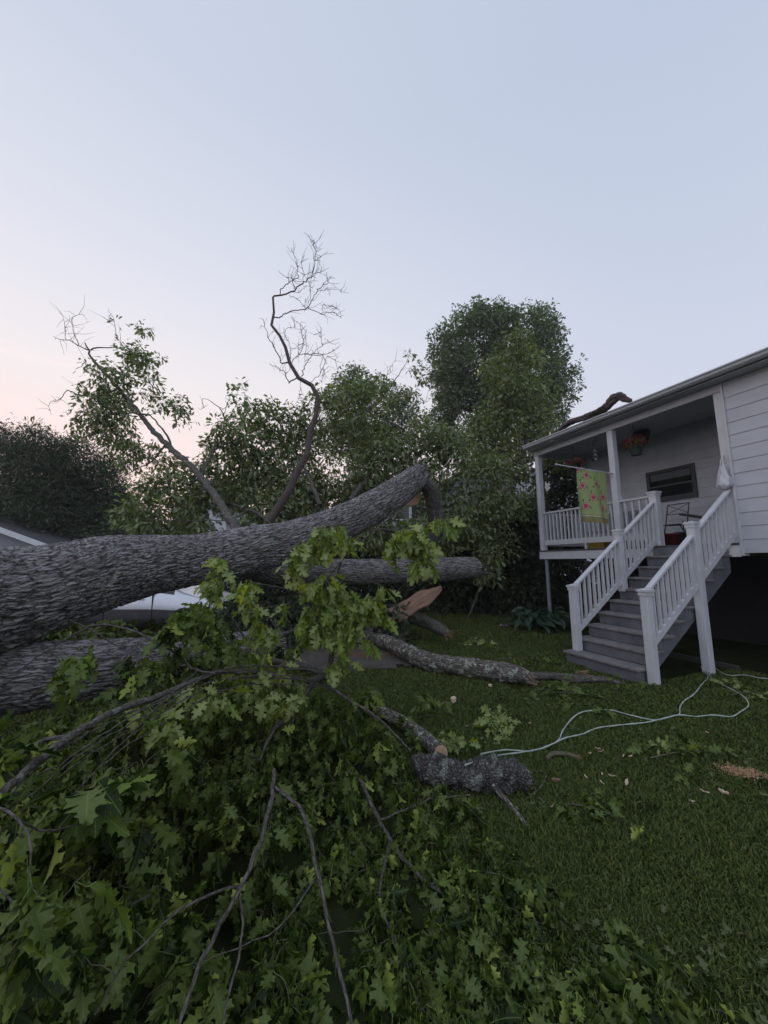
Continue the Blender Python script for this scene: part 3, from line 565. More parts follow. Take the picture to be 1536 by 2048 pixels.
# dark hedge shrubs by the porch corner
for i, (ell, dd, lab) in enumerate([
        ([(905, 1080, 55, 60), (930, 1170, 60, 70), (900, 1230, 60, 45)], 12.2, 'dark overgrown shrub behind the tip of the lower broken trunk'),
        ([(1010, 1090, 70, 55), (1030, 1170, 70, 65), (1020, 1040, 45, 40), (1010, 1225, 80, 35)], 11.6, 'dark dense hedge shrub left of the porch corner pole'),
        ([(1100, 1050, 60, 60), (1120, 1130, 70, 60), (1120, 960, 45, 55), (1100, 1200, 70, 50)], 12.6, 'dark shrub growing behind the porch corner post')]):
    c = at(ell[0][0], 1200, dd); c[2] = 0
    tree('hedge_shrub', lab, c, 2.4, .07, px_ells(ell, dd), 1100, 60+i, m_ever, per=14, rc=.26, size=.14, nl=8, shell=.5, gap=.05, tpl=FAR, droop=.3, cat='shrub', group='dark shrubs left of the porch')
for i, (x, y, s_, lab) in enumerate([(-11.5, 15.2, 1.0, 'dark bush beside the garage wall'), (-8.2, 15.8, 1.1, 'dark bush behind the silver car'), (-4.6, 15.5, 1.0, 'dark bush beyond the middle of the thick trunk'), (-1.2, 15.0, 1.0, 'dark bush behind the lower broken trunk'), (1.6, 13.6, .9, 'dark bush beyond the torn orange wood shard')]):
    if i == 0:
        el = [(np.array([x+a_, y, z]), np.array([r, .9, q])) for a_, z, r, q in ((0, 1.3, 1.5, 1.2), (1.2, 1.0, 1.2, 1.0), (-1.2, 1.0, 1.2, 1.), (.3, 2.3, 1.0, .9))]
        pb = tree('bush', lab, (x, y, 0), 2.4, .07, el, 700, 71, m_ever, per=14, rc=.3, size=.17, nl=6, gap=.1, cat='bush', group='bushes beyond the drive')
    else:
        c = copy_tree(pb); c.location = (x, y, 0); c.scale = (s_, s_, s_); c.rotation_euler.z = i*2.1; c['label'] = lab

# ------------------------------------------------------------------ the fallen oak
def bark_disp(amp, cw, cl, seed, knots=()):
    def f(S, ph, rr):
        per = max(6, int(round(2*math.pi*float(rr.mean())/cw))); u = ph/(2*math.pi)*per; v = S/cl
        u2 = u+.55*(vnoise(v*2.2+u*.0, np.cos(ph)*2+np.sin(ph)*3+9, seed)-.5)*2+.25*np.sin(S*5+np.sin(ph)*2); v2 = v+.5*(vnoise(np.cos(ph)*3+7, np.sin(ph)*3+v*1.3, seed+1)-.5)
        r = np.clip(worley(np.mod(u2, per), v2, per, seed)/.27, 0, 1); r = r*r*(3-2*r)
        r3 = np.clip(worley(np.mod(u2*2, per*2), v2*2.7, per*2, seed+5)/.35, 0, 1)
        big = vnoise(S*1.3+np.cos(ph), np.sin(ph)*1.2+5, seed+9)-.5
        o = amp*(r-.6)+amp*.35*(r3-.6)+amp*.5*(vnoise(u*4, v*14, seed+3)-.5)+.03*big*np.clip(rr/.3, .2, 1)
        for ks, kp, kr, ka in knots:
            dd = np.hypot(S-ks, (np.angle(np.exp(1j*(ph-kp))))*rr)/kr; o += ka*np.exp(-dd**2)*(1+.35*np.sin(dd*9))
        return o
    return f
def P3(L): return np.array([at(*p[:3]) for p in L]), np.array([p[3] for p in L])
oak = thing('fallen_oak', (-2.5, 3.2, 0), 'huge fallen oak with thick furrowed grey trunk lying across the yard', 'fallen tree')
mainp = [(-420, 1240, 2.1, .46), (-230, 1225, 2.35, .44), (-100, 1212, 2.7, .40), (0, 1196, 3.05, .39), (100, 1174, 3.5, .385), (200, 1148, 4.05, .385), (300, 1131, 4.7, .365), (400, 1118, 5.3, .345), (500, 1100, 5.75, .345), (600, 1077, 6.15, .31), (700, 1038, 6.5, .285), (765, 1003, 6.75, .27), (805, 976, 6.95, .25), (832, 952, 7.05, .20), (843, 938, 7.1, .12)]
p, r = P3(mainp); mb = MB(); mb.tube(p, r, k=300, step=.012, disp=bark_disp(.027, .041, .46, 3, [(2.62, 2.2, .13, .02), (1.0, 3.2, .20, .07), (1.0, 1.2, .18, .04), (3.6, 3.4, .12, .03), (5.2, 2.5, .2, .06)])); trunk = mb.build('trunk', m_bark, oak, smooth=True)
e_ = at(838, 945, 7.08); g = np.random.default_rng(4); mb = MB(); dn = nrmz(at(845, 932, 7.1)-at(800, 978, 6.95))
for _ in range(16):
    o_ = g.normal(0, .075, 3); dv = nrmz(dn+g.normal(0, .22, 3)); mb.tube([e_+o_-dn*.15, e_+o_+dv*.06, e_+o_+dv*g.uniform(.10, .26)], [.05, .032, .004], k=5)
mb.build('torn_end', m_bark2, oak)
# lower stem of the fork at the left
p, r = P3([(-420, 1330, 2.15, .36), (-200, 1360, 2.5, .30), (-60, 1362, 2.85, .27), (60, 1352, 3.15, .262), (160, 1340, 3.4, .25), (260, 1326, 3.75, .235), (380, 1310, 4.2, .21), (520, 1290, 4.9, .17), (560, 1285, 5.1, .15)])
mb = MB(); mb.tube(p, r, k=180, step=.014, disp=bark_disp(.021, .038, .42, 13)); mb.build('fork_stem', m_bark, oak, smooth=True)
p, r = P3([(470, 1125, 6.6, .22), (540, 1140, 7.4, .262), (640, 1143, 7.9, .262), (760, 1143, 8.2, .262), (860, 1140, 8.5, .262), (930, 1137, 8.8, .255), (950, 1136, 8.9, .24), (954, 1136, 8.92, .20)])
mb = MB(); mb.tube(p, r, k=150, step=.02, disp=bark_disp(.015, .04, .5, 23)); lowl = mb.build('broken_limb', m_bark, oak, smooth=True)
e_ = at(950, 1136, 8.9); dn = nrmz(at(956, 1136, 8.95)-at(930, 1137, 8.8)); g = np.random.default_rng(14); mb = MB()
for _ in range(26):
    o_ = g.normal(0, .10, 3); o_ -= dn*o_.dot(dn); dv = nrmz(dn+g.normal(0, .12, 3)); mb.tube([e_+o_-dn*.12, e_+o_+dv*.05, e_+o_+dv*g.uniform(.08, .34)], [.07, .045, .005], k=5)
mb.build('torn_end', m_bark2, oak)
p, r = P3([(810, 975, 7.15, .12), (838, 966, 7.3, .15), (860, 978, 7.4, .155), (868, 1012, 7.5, .155), (872, 1060, 7.6, .15), (850, 1100, 7.7, .12)])
mb = MB(); mb.tube(p, r, k=60, step=.02, disp=bark_disp(.012, .05, .25, 33)); mb.build('bent_limb', m_bark2, oak, smooth=True)
c0 = at(822, 994, 7.5); mb = MB(); mb.tube([c0+[-.1, .35, .1], c0+[0, .05, 0], c0], [.2, .19, .185], k=24); mb.build('broken_stub', m_cut, oak, smooth=False)
# small knob where a limb leaves the trunk
p, r = P3([(505, 1075, 5.9, .09), (508, 1055, 5.9, .075), (506, 1046, 5.9, .03)]); mb = MB(); mb.tube(p, r, k=16, step=.02); mb.build('knot_stub', m_bark, oak, smooth=True)
# torn wood shard hanging off the lower limb
g = np.random.default_rng(5); c0, c1 = at(882, 1172, 7.9), at(797, 1222, 7.2); dl = c1-c0; L_ = np.linalg.norm(dl); dl /= L_; sd = nrmz(np.cross(dl, [0, -.75, .65])); nn_ = np.cross(sd, dl)
mb = MB(); ks, kt = 30, 12; T_, W_ = np.meshgrid(np.linspace(0, 1, ks), np.linspace(-1, 1, kt)); wid = (.05+.12*np.clip(T_*3, 0, 1))*(1+.12*(vnoise(T_*9, W_*0+np.sign(W_)*3+5, 4)-.5)*2); tl = T_*L_+np.where(T_ > .8, (T_-.8)*5*.22*_h(np.round(W_*5.5), W_*0, 0, 3), 0)+.03*g.normal(size=T_.shape)*(T_ > .9)
fib = .02*(vnoise(W_*7+3, T_*2, 2)-.5)-.05*W_**2
for e in (0, 1):
    V = c0+tl[..., None]*dl+(W_*wid)[..., None]*sd+((fib-e*.035))[..., None]*nn_
    i, j = np.meshgrid(np.arange(ks-1), np.arange(kt-1)); q = (j*ks+i).ravel(); mb.add(V, np.stack([q, q+1, q+ks+1, q+ks], -1), np.stack([W_*.1, fib, tl*.4], -1))
mb.build('torn_wood', m_wood, oak)

def sharp(P, f=.14):                                 # keeps the corners of a polyline angular when it is resampled
    P = np.asarray(P); o = []
    for i in range(len(P)-1): o += [P[i], P[i]*(1-f)+P[i+1]*f, P[i]*f+P[i+1]*(1-f)]
    return np.array(o+[P[-1]])
def pzoom(L, ox, oy, s, d, d1=None):
    n = len(L); return [(ox+x*s, oy+y*s, d+(0 if d1 is None else (d1-d)*i/max(1, n-1))) for i, (x, y) in enumerate(L)]
# dead bare limb rising from the trunk
mb = MB(); Z = lambda L, d0, d1=None: np.array([at(*q) for q in pzoom(L, 480, 460, .2929, d0, d1)])
dm = [(200, 1990), (330, 1790), (400, 1630), (460, 1530), (480, 1380), (520, 1260), (530, 1140), (490, 1060), (400, 1010), (340, 910), (310, 800), (270, 720), (215, 650), (232, 560), (225, 460)]
pd = sharp(Z(dm, 6.5, 7.6)); mb.tube(pd, sharp(np.array([.085, .075, .068, .062, .058, .052, .048, .045, .042, .038, .034, .03, .028, .025, .022])*.9), k=9, step=.04)
side = [([(225, 460), (290, 440), (375, 410), (430, 360), (490, 320), (510, 230), (515, 100)], .022), ([(275, 440), (275, 405), (330, 360), (400, 325), (390, 250), (390, 215), (365, 150)], .012), ([(490, 320), (520, 290), (555, 288)], .010),
    ([(232, 600), (290, 580), (345, 555), (455, 535), (490, 470), (530, 420), (600, 360), (620, 320)], .015), ([(455, 535), (560, 570), (640, 560), (690, 600)], .009), ([(530, 420), (600, 405), (690, 405)], .006), ([(470, 500), (480, 440), (485, 370)], .006),
    ([(330, 905), (290, 910), (230, 800), (190, 730), (175, 665)], .018), ([(400, 1010), (330, 1040), (310, 970), (240, 930)], .018), ([(420, 1000), (440, 930), (470, 880)], .014), ([(345, 910), (400, 850), (440, 770), (410, 650), (360, 600)], .009),
    ([(400, 850), (500, 845), (560, 780), (620, 760)], .008), ([(440, 850), (560, 855), (650, 820)], .007), ([(340, 880), (350, 800), (300, 700), (340, 660)], .008), ([(480, 1040), (540, 1000), (580, 900), (600, 860), (650, 885)], .007),
    ([(510, 1320), (570, 1290), (690, 1290)], .03), ([(500, 1320), (450, 1360), (400, 1390)], .028), ([(395, 1660), (500, 1665)], .03), ([(375, 400), (360, 340), (325, 330)], .009), ([(430, 360), (440, 300), (415, 220), (440, 180)], .006), ([(510, 210), (555, 180)], .006),
    ([(560, 570), (570, 500), (640, 520)], .005), ([(340, 440), (400, 480), (450, 530)], .006), ([(515, 130), (490, 95), (505, 65)], .006), ([(410, 650), (450, 700), (420, 800), (380, 880)], .006), ([(560, 780), (545, 700)], .005), ([(410, 1030), (410, 1140)], .005), ([(560, 1040), (570, 960), (545, 930)], .005)]
g = np.random.default_rng(9); tips = []
for L, r0 in side:
    q = Z(L, 7.3, 7.3+g.uniform(-.5, .5)); q = sharp(q); q, rr_ = resample(q, np.linspace(r0*.8, .004, len(q)), .06); q[1:] += g.normal(0, .012, q[1:].shape); mb.tube(q, rr_, k=5); tips.append((q, r0))
for q, r0 in tips:                                    # fine twigs
    if r0 > .025: continue
    for _ in range(int(2+len(q)*.34)):
        i = g.integers(len(q)//4, len(q)); s = q[i]; dr = nrmz(q[min(i+1, len(q)-1)]-q[max(i-1, 0)]+g.normal(0, .03, 3)+1e-6)
        l = g.uniform(.08, .3); dv = nrmz(dr+g.normal(0, .7, 3)+[.25, 0, .15]); pp = [s, s+dv*l*.5+g.normal(0, .03, 3), s+dv*l+g.normal(0, .05, 3)+[0, 0, .04]]; mb.tube(pp, [.005, .0035, .002], k=3, cap=False)
        if g.uniform() < .5: e = pp[1]; dv = nrmz(dv+g.normal(0, .7, 3)); mb.tube([e, e+dv*l*.3, e+dv*l*.55+g.normal(0, .03, 3)], [.0035, .003, .002], k=3, cap=False)
mb.build('dead_limb', m_dead, oak, smooth=True)

def leafy_limb(lines, ells, n, seed, mat=None, per=9, rc=.24, size=.17, gap=.3, droop=.6, par=None, bare=(), tpl=MED, bmat=None, shell=.3, d0=9, r0=.010):
    """lines: list of [(px,py,d,r),...]; first is the limb itself"""
    par = par if par is not None else oak; g = np.random.default_rng(seed); mb = MB(); A = []
    for L in lines:
        p, r = P3(L); p, r = resample(p, r*.74, .12); p[1:-1] += g.normal(0, .01, p[1:-1].shape); mb.tube(p, r, k=9 if L[0][3] > .04 else 6); A.append(p)
    for L in bare:
        p, r = P3(L); p, r = resample(p, r, .1); p[1:-1] += g.normal(0, .015, p[1:-1].shape); mb.tube(p, r, k=4)
        for _ in range(len(p)//2+3):
            i = g.integers(2, len(p)); dv = nrmz(g.normal(0, 1, 3)+[0, 0, .3]); l = g.uniform(.15, .6); mb.tube([p[i], p[i]+dv*l*.5, p[i]+dv*l+g.normal(0, .08, 3)], [.006, .004, .002], k=3, cap=False)
    lm = mb.build('limb', bmat or m_bark2, par, smooth=True)
    A = np.vstack(A); crown(lm, px_ells(ells, d0), n, tpl, mat or m_crown, A, seed+1, per, rc, size, shell, gap, droop, r0=r0); return lm
# limb rising to the upper left with its leaves
leafy_limb([[(478, 1066, 6.0, .11), (455, 1030, 6.5, .10), (425, 985, 7.2, .095), (385, 935, 8, .09), (345, 900, 8.5, .085), (305, 860, 9, .078), (270, 815, 9.4, .07), (235, 775, 9.8, .06), (200, 735, 10.1, .05), (182, 715, 10.3, .04), (178, 700, 10.4, .03), (170, 686, 10.5, .02)],
            [(235, 778, 9.8, .035), (200, 792, 9.9, .03), (160, 790, 10, .025), (135, 780, 10.1, .018)], [(182, 700, 10.3, .03), (205, 695, 10.3, .02), (250, 700, 10.3, .015), (290, 730, 10.2, .01)],
            [(345, 900, 8.5, .04), (330, 865, 8.6, .03), (300, 830, 8.8, .02)], [(300, 830, 9, .03), (240, 825, 9.2, .02), (160, 825, 9.4, .012)], [(330, 890, 8.6, .03), (300, 925, 8.7, .02), (250, 950, 8.8, .012)]],
           [(262, 665, 34, 26, 10.2), (290, 655, 16, 12, 10.2), (245, 700, 40, 20), (275, 725, 36, 26), (225, 750, 50, 30), (285, 770, 40, 34), (210, 800, 50, 32), (250, 830, 50, 28), (190, 855, 42, 28), (300, 810, 26, 20), (345, 805, 28, 20), (362, 835, 18, 14), (235, 885, 42, 26), (320, 715, 12, 10), (295, 905, 40, 20), (345, 930, 30, 22), (260, 930, 30, 16)],
           700, 101, d0=9.6, size=.13, rc=.18, gap=.40, per=7, bare=[[(178, 700, 10.4, .018), (160, 692, 10.5, .013), (140, 682, 10.5, .011), (118, 678, 10.5, .007), (106, 672, 10.5, .004)], [(158, 690, 10.5, .011), (148, 660, 10.5, .008), (145, 635, 10.5, .006), (165, 628, 10.5, .004)],
             [(132, 680, 10.5, .008), (130, 650, 10.5, .006), (126, 632, 10.5, .004)], [(232, 670, 10.2, .008), (230, 645, 10.2, .006), (222, 628, 10.2, .004)], [(135, 780, 10.1, .014), (120, 800, 10.1, .010), (100, 805, 10.1, .006), (103, 830, 10.1, .003)], [(160, 780, 10.1, .014), (155, 768, 10.1, .01), (170, 763, 10.1, .006)]])
leafy_limb([[(415, 985, 7.5, .05), (405, 950, 8, .04), (425, 905, 8.5, .03), (445, 870, 8.8, .025), (447, 830, 9, .018), (430, 808, 9, .012), (405, 797, 9, .006)], [(430, 900, 8.5, .02), (470, 880, 8.6, .015), (500, 870, 8.6, .008)]],
           [(455, 835, 16, 14), (480, 800, 18, 14), (500, 815, 14, 10), (470, 870, 40, 24), (435, 900, 40, 22), (410, 935, 36, 20), (485, 775, 14, 8), (440, 860, 24, 24)], 170, 111, d0=8.8, size=.13, rc=.16, gap=.36, per=7,
           bare=[[(447, 830, 9, .008), (460, 790, 9, .006), (478, 770, 9, .004)], [(405, 797, 9, .006), (408, 815, 9, .003)]])
# the broken crown behind the trunk
leafy_limb([[(640, 1010, 8.2, .07), (620, 960, 8.8, .06), (590, 900, 9.5, .045), (560, 850, 10, .03), (530, 820, 10.2, .015)], [(600, 920, 9.3, .03), (540, 910, 9.5, .02), (490, 880, 9.6, .01)]],
           [(645, 800, 30, 26), (610, 850, 34, 30), (520, 960, 60, 30), (580, 1000, 60, 30), (545, 820, 34, 20), (510, 845, 36, 26), (560, 860, 46, 34), (490, 900, 46, 34), (540, 930, 60, 40), (600, 900, 40, 40), (585, 830, 26, 20), (480, 960, 50, 35), (600, 970, 60, 40)], 1000, 121, d0=9.6, gap=.26, size=.145, rc=.2, per=6)
leafy_limb([[(700, 1000, 9, .09), (740, 940, 10, .08), (730, 880, 10.6, .06), (710, 830, 11, .03)], [(740, 940, 10, .05), (790, 900, 10.5, .04), (840, 860, 10.8, .02)]],
           [(700, 790, 44, 34), (745, 790, 40, 30), (690, 960, 60, 40), (850, 850, 30, 30), (850, 960, 50, 40), (690, 850, 40, 34), (740, 850, 40, 30), (700, 910, 60, 40), (770, 900, 50, 36), (820, 890, 40, 30), (650, 900, 40, 40), (660, 850, 30, 20), (720, 960, 70, 36), (800, 930, 50, 28), (860, 900, 40, 34), (640, 980, 50, 30)], 1250, 131, d0=10, gap=.24, size=.145, rc=.2, per=6)
leafy_limb([[(790, 1000, 9.5, .05), (710, 850, 11, .05), (760, 800, 12, .04), (790, 760, 12.2, .02), (815, 720, 12.3, .01), (822, 700, 12.3, .006)], [(765, 795, 12, .02), (800, 815, 12, .015), (850, 805, 12, .006)]],
           [(822, 705, 8, 10), (828, 735, 14, 10), (850, 760, 10, 10), (790, 800, 24, 16), (820, 790, 20, 14), (760, 770, 18, 14)], 70, 141, d0=12.1, gap=.1, rc=.14, size=.14, per=7,
           bare=[[(770, 775, 12.1, .010), (775, 745, 12.1, .007), (790, 722, 12.2, .004)], [(740, 840, 11.6, .02), (720, 800, 11.8, .012), (700, 770, 12, .006)]])
leafy_limb([[(560, 1060, 8, .06), (500, 1020, 8.6, .045), (420, 1000, 9.2, .03), (330, 990, 9.6, .015)], [(500, 1020, 8.6, .03), (450, 1040, 8.4, .02), (300, 1040, 8.6, .01)]],
           [(395, 965, 34, 26), (430, 985, 40, 24), (345, 960, 36, 22), (300, 975, 34, 20), (480, 1000, 50, 30), (420, 1010, 56, 30), (350, 1005, 56, 28), (290, 1010, 36, 24), (560, 1010, 50, 36), (400, 1050, 70, 22), (300, 1048, 44, 20), (500, 1045, 60, 25), (250, 1030, 24, 18)], 900, 151, d0=9.0, gap=.22, size=.145, rc=.2, per=6)
leafy_limb([[(760, 1060, 8.6, .05), (840, 1060, 9.4, .05), (930, 990, 10.2, .035), (1000, 985, 10.4, .015)], [(860, 1045, 9.5, .02), (920, 1000, 9.8, .02), (945, 988, 9.9, .01)]],
           [(880, 880, 40, 30), (915, 900, 44, 34), (985, 940, 50, 34), (1000, 1010, 50, 34), (900, 940, 50, 34), (860, 980, 50, 30), (930, 1000, 50, 36), (900, 1050, 60, 36), (820, 1060, 60, 30), (740, 1010, 60, 34), (760, 1070, 60, 30), (960, 1060, 40, 36), (860, 1090, 60, 28)], 1350, 161, d0=9.8, gap=.34, size=.13, rc=.2, per=7)
leafy_limb([[(620, 1180, 7.2, .05), (680, 1220, 7.4, .04), (760, 1250, 7.6, .025), (820, 1250, 7.8, .01)], [(620, 1190, 7.2, .04), (560, 1220, 7.2, .03), (480, 1230, 7.2, .01)]],
           [(600, 1220, 70, 32), (700, 1225, 60, 30), (500, 1230, 60, 32), (780, 1235, 40, 20), (430, 1240, 50, 30), (620, 1260, 60, 20)], 260, 171, d0=7.4, gap=.15, mat=m_ever, size=.16)
# foliage glimpsed between the two stems at the left
leafy_limb([[(150, 1290, 4.6, .02), (100, 1265, 4.7, .015), (40, 1275, 4.8, .008)]], [(100, 1262, 50, 18), (160, 1262, 30, 14), (50, 1285, 50, 14), (230, 1275, 60, 16)], 60, 181, d0=4.7, gap=.0, rc=.14, size=.15, tpl=MED, mat=m_leaf)
# limb broken off and leaning against the hedge
bl = thing('broken_limb', at(930, 1255, 10.6), 'broken leafy limb leaning upright between the fallen trunk and the porch corner', 'tree limb')
leafy_limb([[(925, 1262, 10.6, .05), (955, 1190, 10.7, .055), (985, 1085, 10.9, .07), (1005, 1030, 11, .085), (1022, 985, 11.1, .10), (1040, 925, 11.2, .10), (1050, 880, 11.3, .09), (1058, 830, 11.4, .06), (1045, 770, 11.6, .04), (1030, 710, 11.8, .02)],
            [(1050, 880, 11.3, .05), (1085, 860, 11.3, .03), (1110, 840, 11.3, .012)], [(1040, 930, 11.2, .04), (1000, 900, 11.3, .03), (960, 880, 11.4, .012)], [(1022, 985, 11.1, .03), (960, 995, 10.9, .02), (900, 990, 10.8, .01)]],
           [(1030, 690, 34, 30), (1045, 730, 42, 40), (1010, 780, 46, 40), (1060, 800, 46, 46), (985, 740, 24, 26), (970, 850, 44, 36), (1020, 860, 50, 44), (1085, 870, 36, 44), (1000, 930, 56, 40), (950, 920, 36, 34), (1060, 940, 30, 36), (1110, 900, 26, 36), (990, 1000, 60, 36), (1050, 1010, 40, 34), (960, 1050, 46, 30), (975, 1130, 26, 44, 9.6), (1000, 1090, 34, 44, 10)],
           1700, 201, d0=11.4, gap=.34, size=.14, rc=.22, per=7, par=bl)

# ------------------------------------------------------------------ leafy pile in the foreground
# visible crest of the heap, measured as points at real distances; gives the heap its height over the lawn
PILE = np.array([at(*q) for q in [(60, 1560, 1.5), (60, 1700, 1.15), (60, 1900, .85), (200, 1480, 2.0), (200, 1640, 1.5), (200, 1850, 1.1), (300, 1420, 2.6), (350, 1550, 2.0), (350, 1750, 1.5), (350, 1980, 1.15),
        (480, 1420, 2.8), (500, 1560, 2.1), (520, 1720, 1.7), (520, 1950, 1.3), (640, 1430, 3.0), (650, 1560, 2.4), (680, 1700, 1.9), (680, 1900, 1.5), (760, 1450, 3.1), (790, 1560, 2.45), (820, 1700, 2.0), (820, 1850, 1.6), (820, 2000, 1.35),
        (920, 1620, 2.3), (960, 1720, 2.0), (960, 1850, 1.65), (960, 2000, 1.4), (1050, 1800, 1.78), (1080, 1950, 1.48), (1200, 1950, 1.5), (1330, 1990, 1.42)]])
def pile_z(x, y):
    d2 = (x[:, None]-PILE[None, :, 0])**2+(y[:, None]-PILE[None, :, 1])**2+.01; w_ = 1/d2**2
    return (w_*PILE[None, :, 2]).sum(1)/w_.sum(1)
PXP = np.array([(-120, 1480), (0, 1500), (130, 1440), (260, 1380), (420, 1350), (620, 1350), (760, 1400), (850, 1480), (880, 1570), (960, 1590), (1010, 1660), (1050, 1750), (1150, 1840), (1300, 1890), (1440, 1980), (1480, 2100), (-120, 2100)])
def branch(name, label, lines, loc, group=None):
    t = thing(name, loc, label, 'tree branch', group); mb = MB(); A = []; D_ = []
    for L in lines:
        p, r = P3(L); p, r = resample(p, r*.8, .05); g_ = np.random.default_rng(abs(int(L[0][0]))+7)
        p[1:-1] += g_.normal(0, .003, p[1:-1].shape); mb.tube(p, r, k=10 if L[0][3] > .012 else 7); A.append(p)
    mb.build('limb', m_bark2, t, smooth=True); return t, np.vstack(A)
# (px, py, distance, radius)
grpF = 'leafy branches heaped in the foreground'
bA, AA = branch('fallen_branch', 'thick forking grey branch reaching from the middle of the heap to the left edge', [
    [(655, 1352, 3.1, .035), (600, 1362, 3.0, .028), (520, 1345, 2.8, .022), (440, 1345, 2.6, .02), (380, 1365, 2.4, .02), (300, 1400, 2.15, .021), (240, 1418, 1.95, .022), (180, 1450, 1.75, .021), (130, 1480, 1.55, .021), (60, 1535, 1.3, .017), (8, 1580, 1.12, .013)],
    [(140, 1475, 1.6, .013), (90, 1480, 1.6, .012), (40, 1508, 1.45, .010), (-40, 1545, 1.3, .009)],
    [(655, 1352, 3.1, .045), (630, 1340, 3.15, .035), (590, 1330, 3.2, .03), (545, 1322, 3.3, .035), (520, 1300, 3.35, .03), (545, 1280, 3.4, .028), (585, 1262, 3.5, .025), (615, 1250, 3.6, .016)],
    [(545, 1322, 3.3, .022), (500, 1345, 3.2, .016), (440, 1320, 3.0, .012)], [(520, 1300, 3.35, .02), (490, 1275, 3.4, .014), (470, 1240, 3.4, .008)],
    [(655, 1352, 3.1, .035), (662, 1318, 3.1, .028), (662, 1250, 3.1, .018), (668, 1190, 3.1, .012), (685, 1120, 3.1, .009), (720, 1085, 3.1, .007), (765, 1050, 3.1, .006), (800, 1020, 3.1, .005), (828, 1010, 3.1, .004), (855, 1018, 3.1, .004), (872, 1035, 3.1, .003)],
    [(828, 1010, 3.1, .005), (832, 1040, 3.08, .004), (826, 1060, 3.05, .003)], [(690, 1115, 3.1, .006), (660, 1150, 3.05, .005), (640, 1170, 3.0, .004), (600, 1120, 3.0, .003), (640, 1055, 3.0, .003)], [(668, 1190, 3.1, .008), (700, 1150, 3.0, .005), (745, 1165, 3.0, .003)],
    [(660, 1250, 3.1, .009), (620, 1200, 3.0, .006), (560, 1175, 2.9, .004), (500, 1165, 2.9, .003)], [(662, 1280, 3.1, .009), (700, 1240, 3.0, .006), (750, 1200, 3.0, .004)],
    [(628, 1362, 3.05, .028), (605, 1400, 2.9, .024), (575, 1435, 2.75, .022), (548, 1458, 2.6, .018), (520, 1520, 2.4, .008)], [(590, 1420, 2.85, .014), (585, 1440, 2.8, .012), (580, 1470, 2.7, .005)],
    [(640, 1362, 3.1, .02), (700, 1400, 2.95, .015), (760, 1440, 2.8, .01), (820, 1500, 2.6, .006)],
    [(30, 1345, 2.4, .004), (90, 1305, 2.45, .006), (150, 1268, 2.5, .007), (195, 1250, 2.5, .008), (240, 1253, 2.5, .008), (290, 1272, 2.5, .009), (340, 1300, 2.5, .010), (395, 1340, 2.5, .011), (440, 1343, 2.5, .010), (495, 1338, 2.5, .005)],
    [(230, 1290, 3.2, .008), (190, 1265, 3.2, .008), (140, 1240, 3.2, .007)],
    [(395, 1340, 2.5, .006), (330, 1400, 2.2, .006), (280, 1450, 2.0, .005), (200, 1530, 1.7, .003)], [(420, 1350, 2.5, .006), (330, 1395, 2.2, .005), (230, 1440, 1.9, .005), (120, 1500, 1.5, .005), (20, 1590, 1.2, .003)],
    *[[(645+dx_, 1358+dy_, 3.0, .006), (540+dx_*.6, 1345+dy_*1.6, 2.75, .0055), (430+dx_, 1352+dy_*2, 2.45, .005), (330+dx_*1.2, 1402+dy_*2.4, 2.1, .0045), (215+dx_*1.5, 1462+dy_*3, 1.75, .004), (110+dx_*2, 1535+dy_*4.5, 1.4, .003), (20+dx_*2, 1600+dy_*6, 1.2, .002)] for dx_, dy_ in ((-8, 6), (26, -8), (14, 14), (-30, 18))],
    [(640, 1362, 3.0, .006), (560, 1350, 2.8, .006), (450, 1362, 2.5, .006), (340, 1415, 2.1, .005), (260, 1470, 1.9, .003)]], at(640, 1360, 3.1), grpF)
bB, AB = branch('fallen_branch', 'slender bare forked branch hanging down the middle of the heap to the bottom edge', [
    [(548, 1540, 1.85, .012), (542, 1610, 1.65, .012), (520, 1680, 1.5, .011), (485, 1765, 1.35, .010), (445, 1845, 1.22, .009), (405, 1920, 1.12, .008), (375, 1995, 1.03, .007), (350, 2070, .97, .006)],
    [(550, 1575, 1.75, .011), (598, 1612, 1.68, .011), (622, 1680, 1.55, .010), (638, 1760, 1.42, .009), (655, 1850, 1.3, .008), (680, 1940, 1.2, .007), (705, 2060, 1.1, .006)],
    [(482, 1772, 1.34, .006), (430, 1785, 1.25, .005), (360, 1820, 1.17, .005), (290, 1885, 1.1, .004), (230, 1950, 1.04, .004), (190, 2030, 1.0, .003)],
    [(478, 1790, 1.32, .006), (486, 1850, 1.22, .005), (475, 1920, 1.15, .005), (445, 2060, 1.05, .004)], [(640, 1740, 1.45, .004), (560, 1850, 1.3, .003), (450, 1905, 1.2, .002)], [(300, 1790, 1.3, .004), (180, 1860, 1.2, .004), (60, 1960, 1.1, .003)]], at(548, 1560, 1.8), grpF)
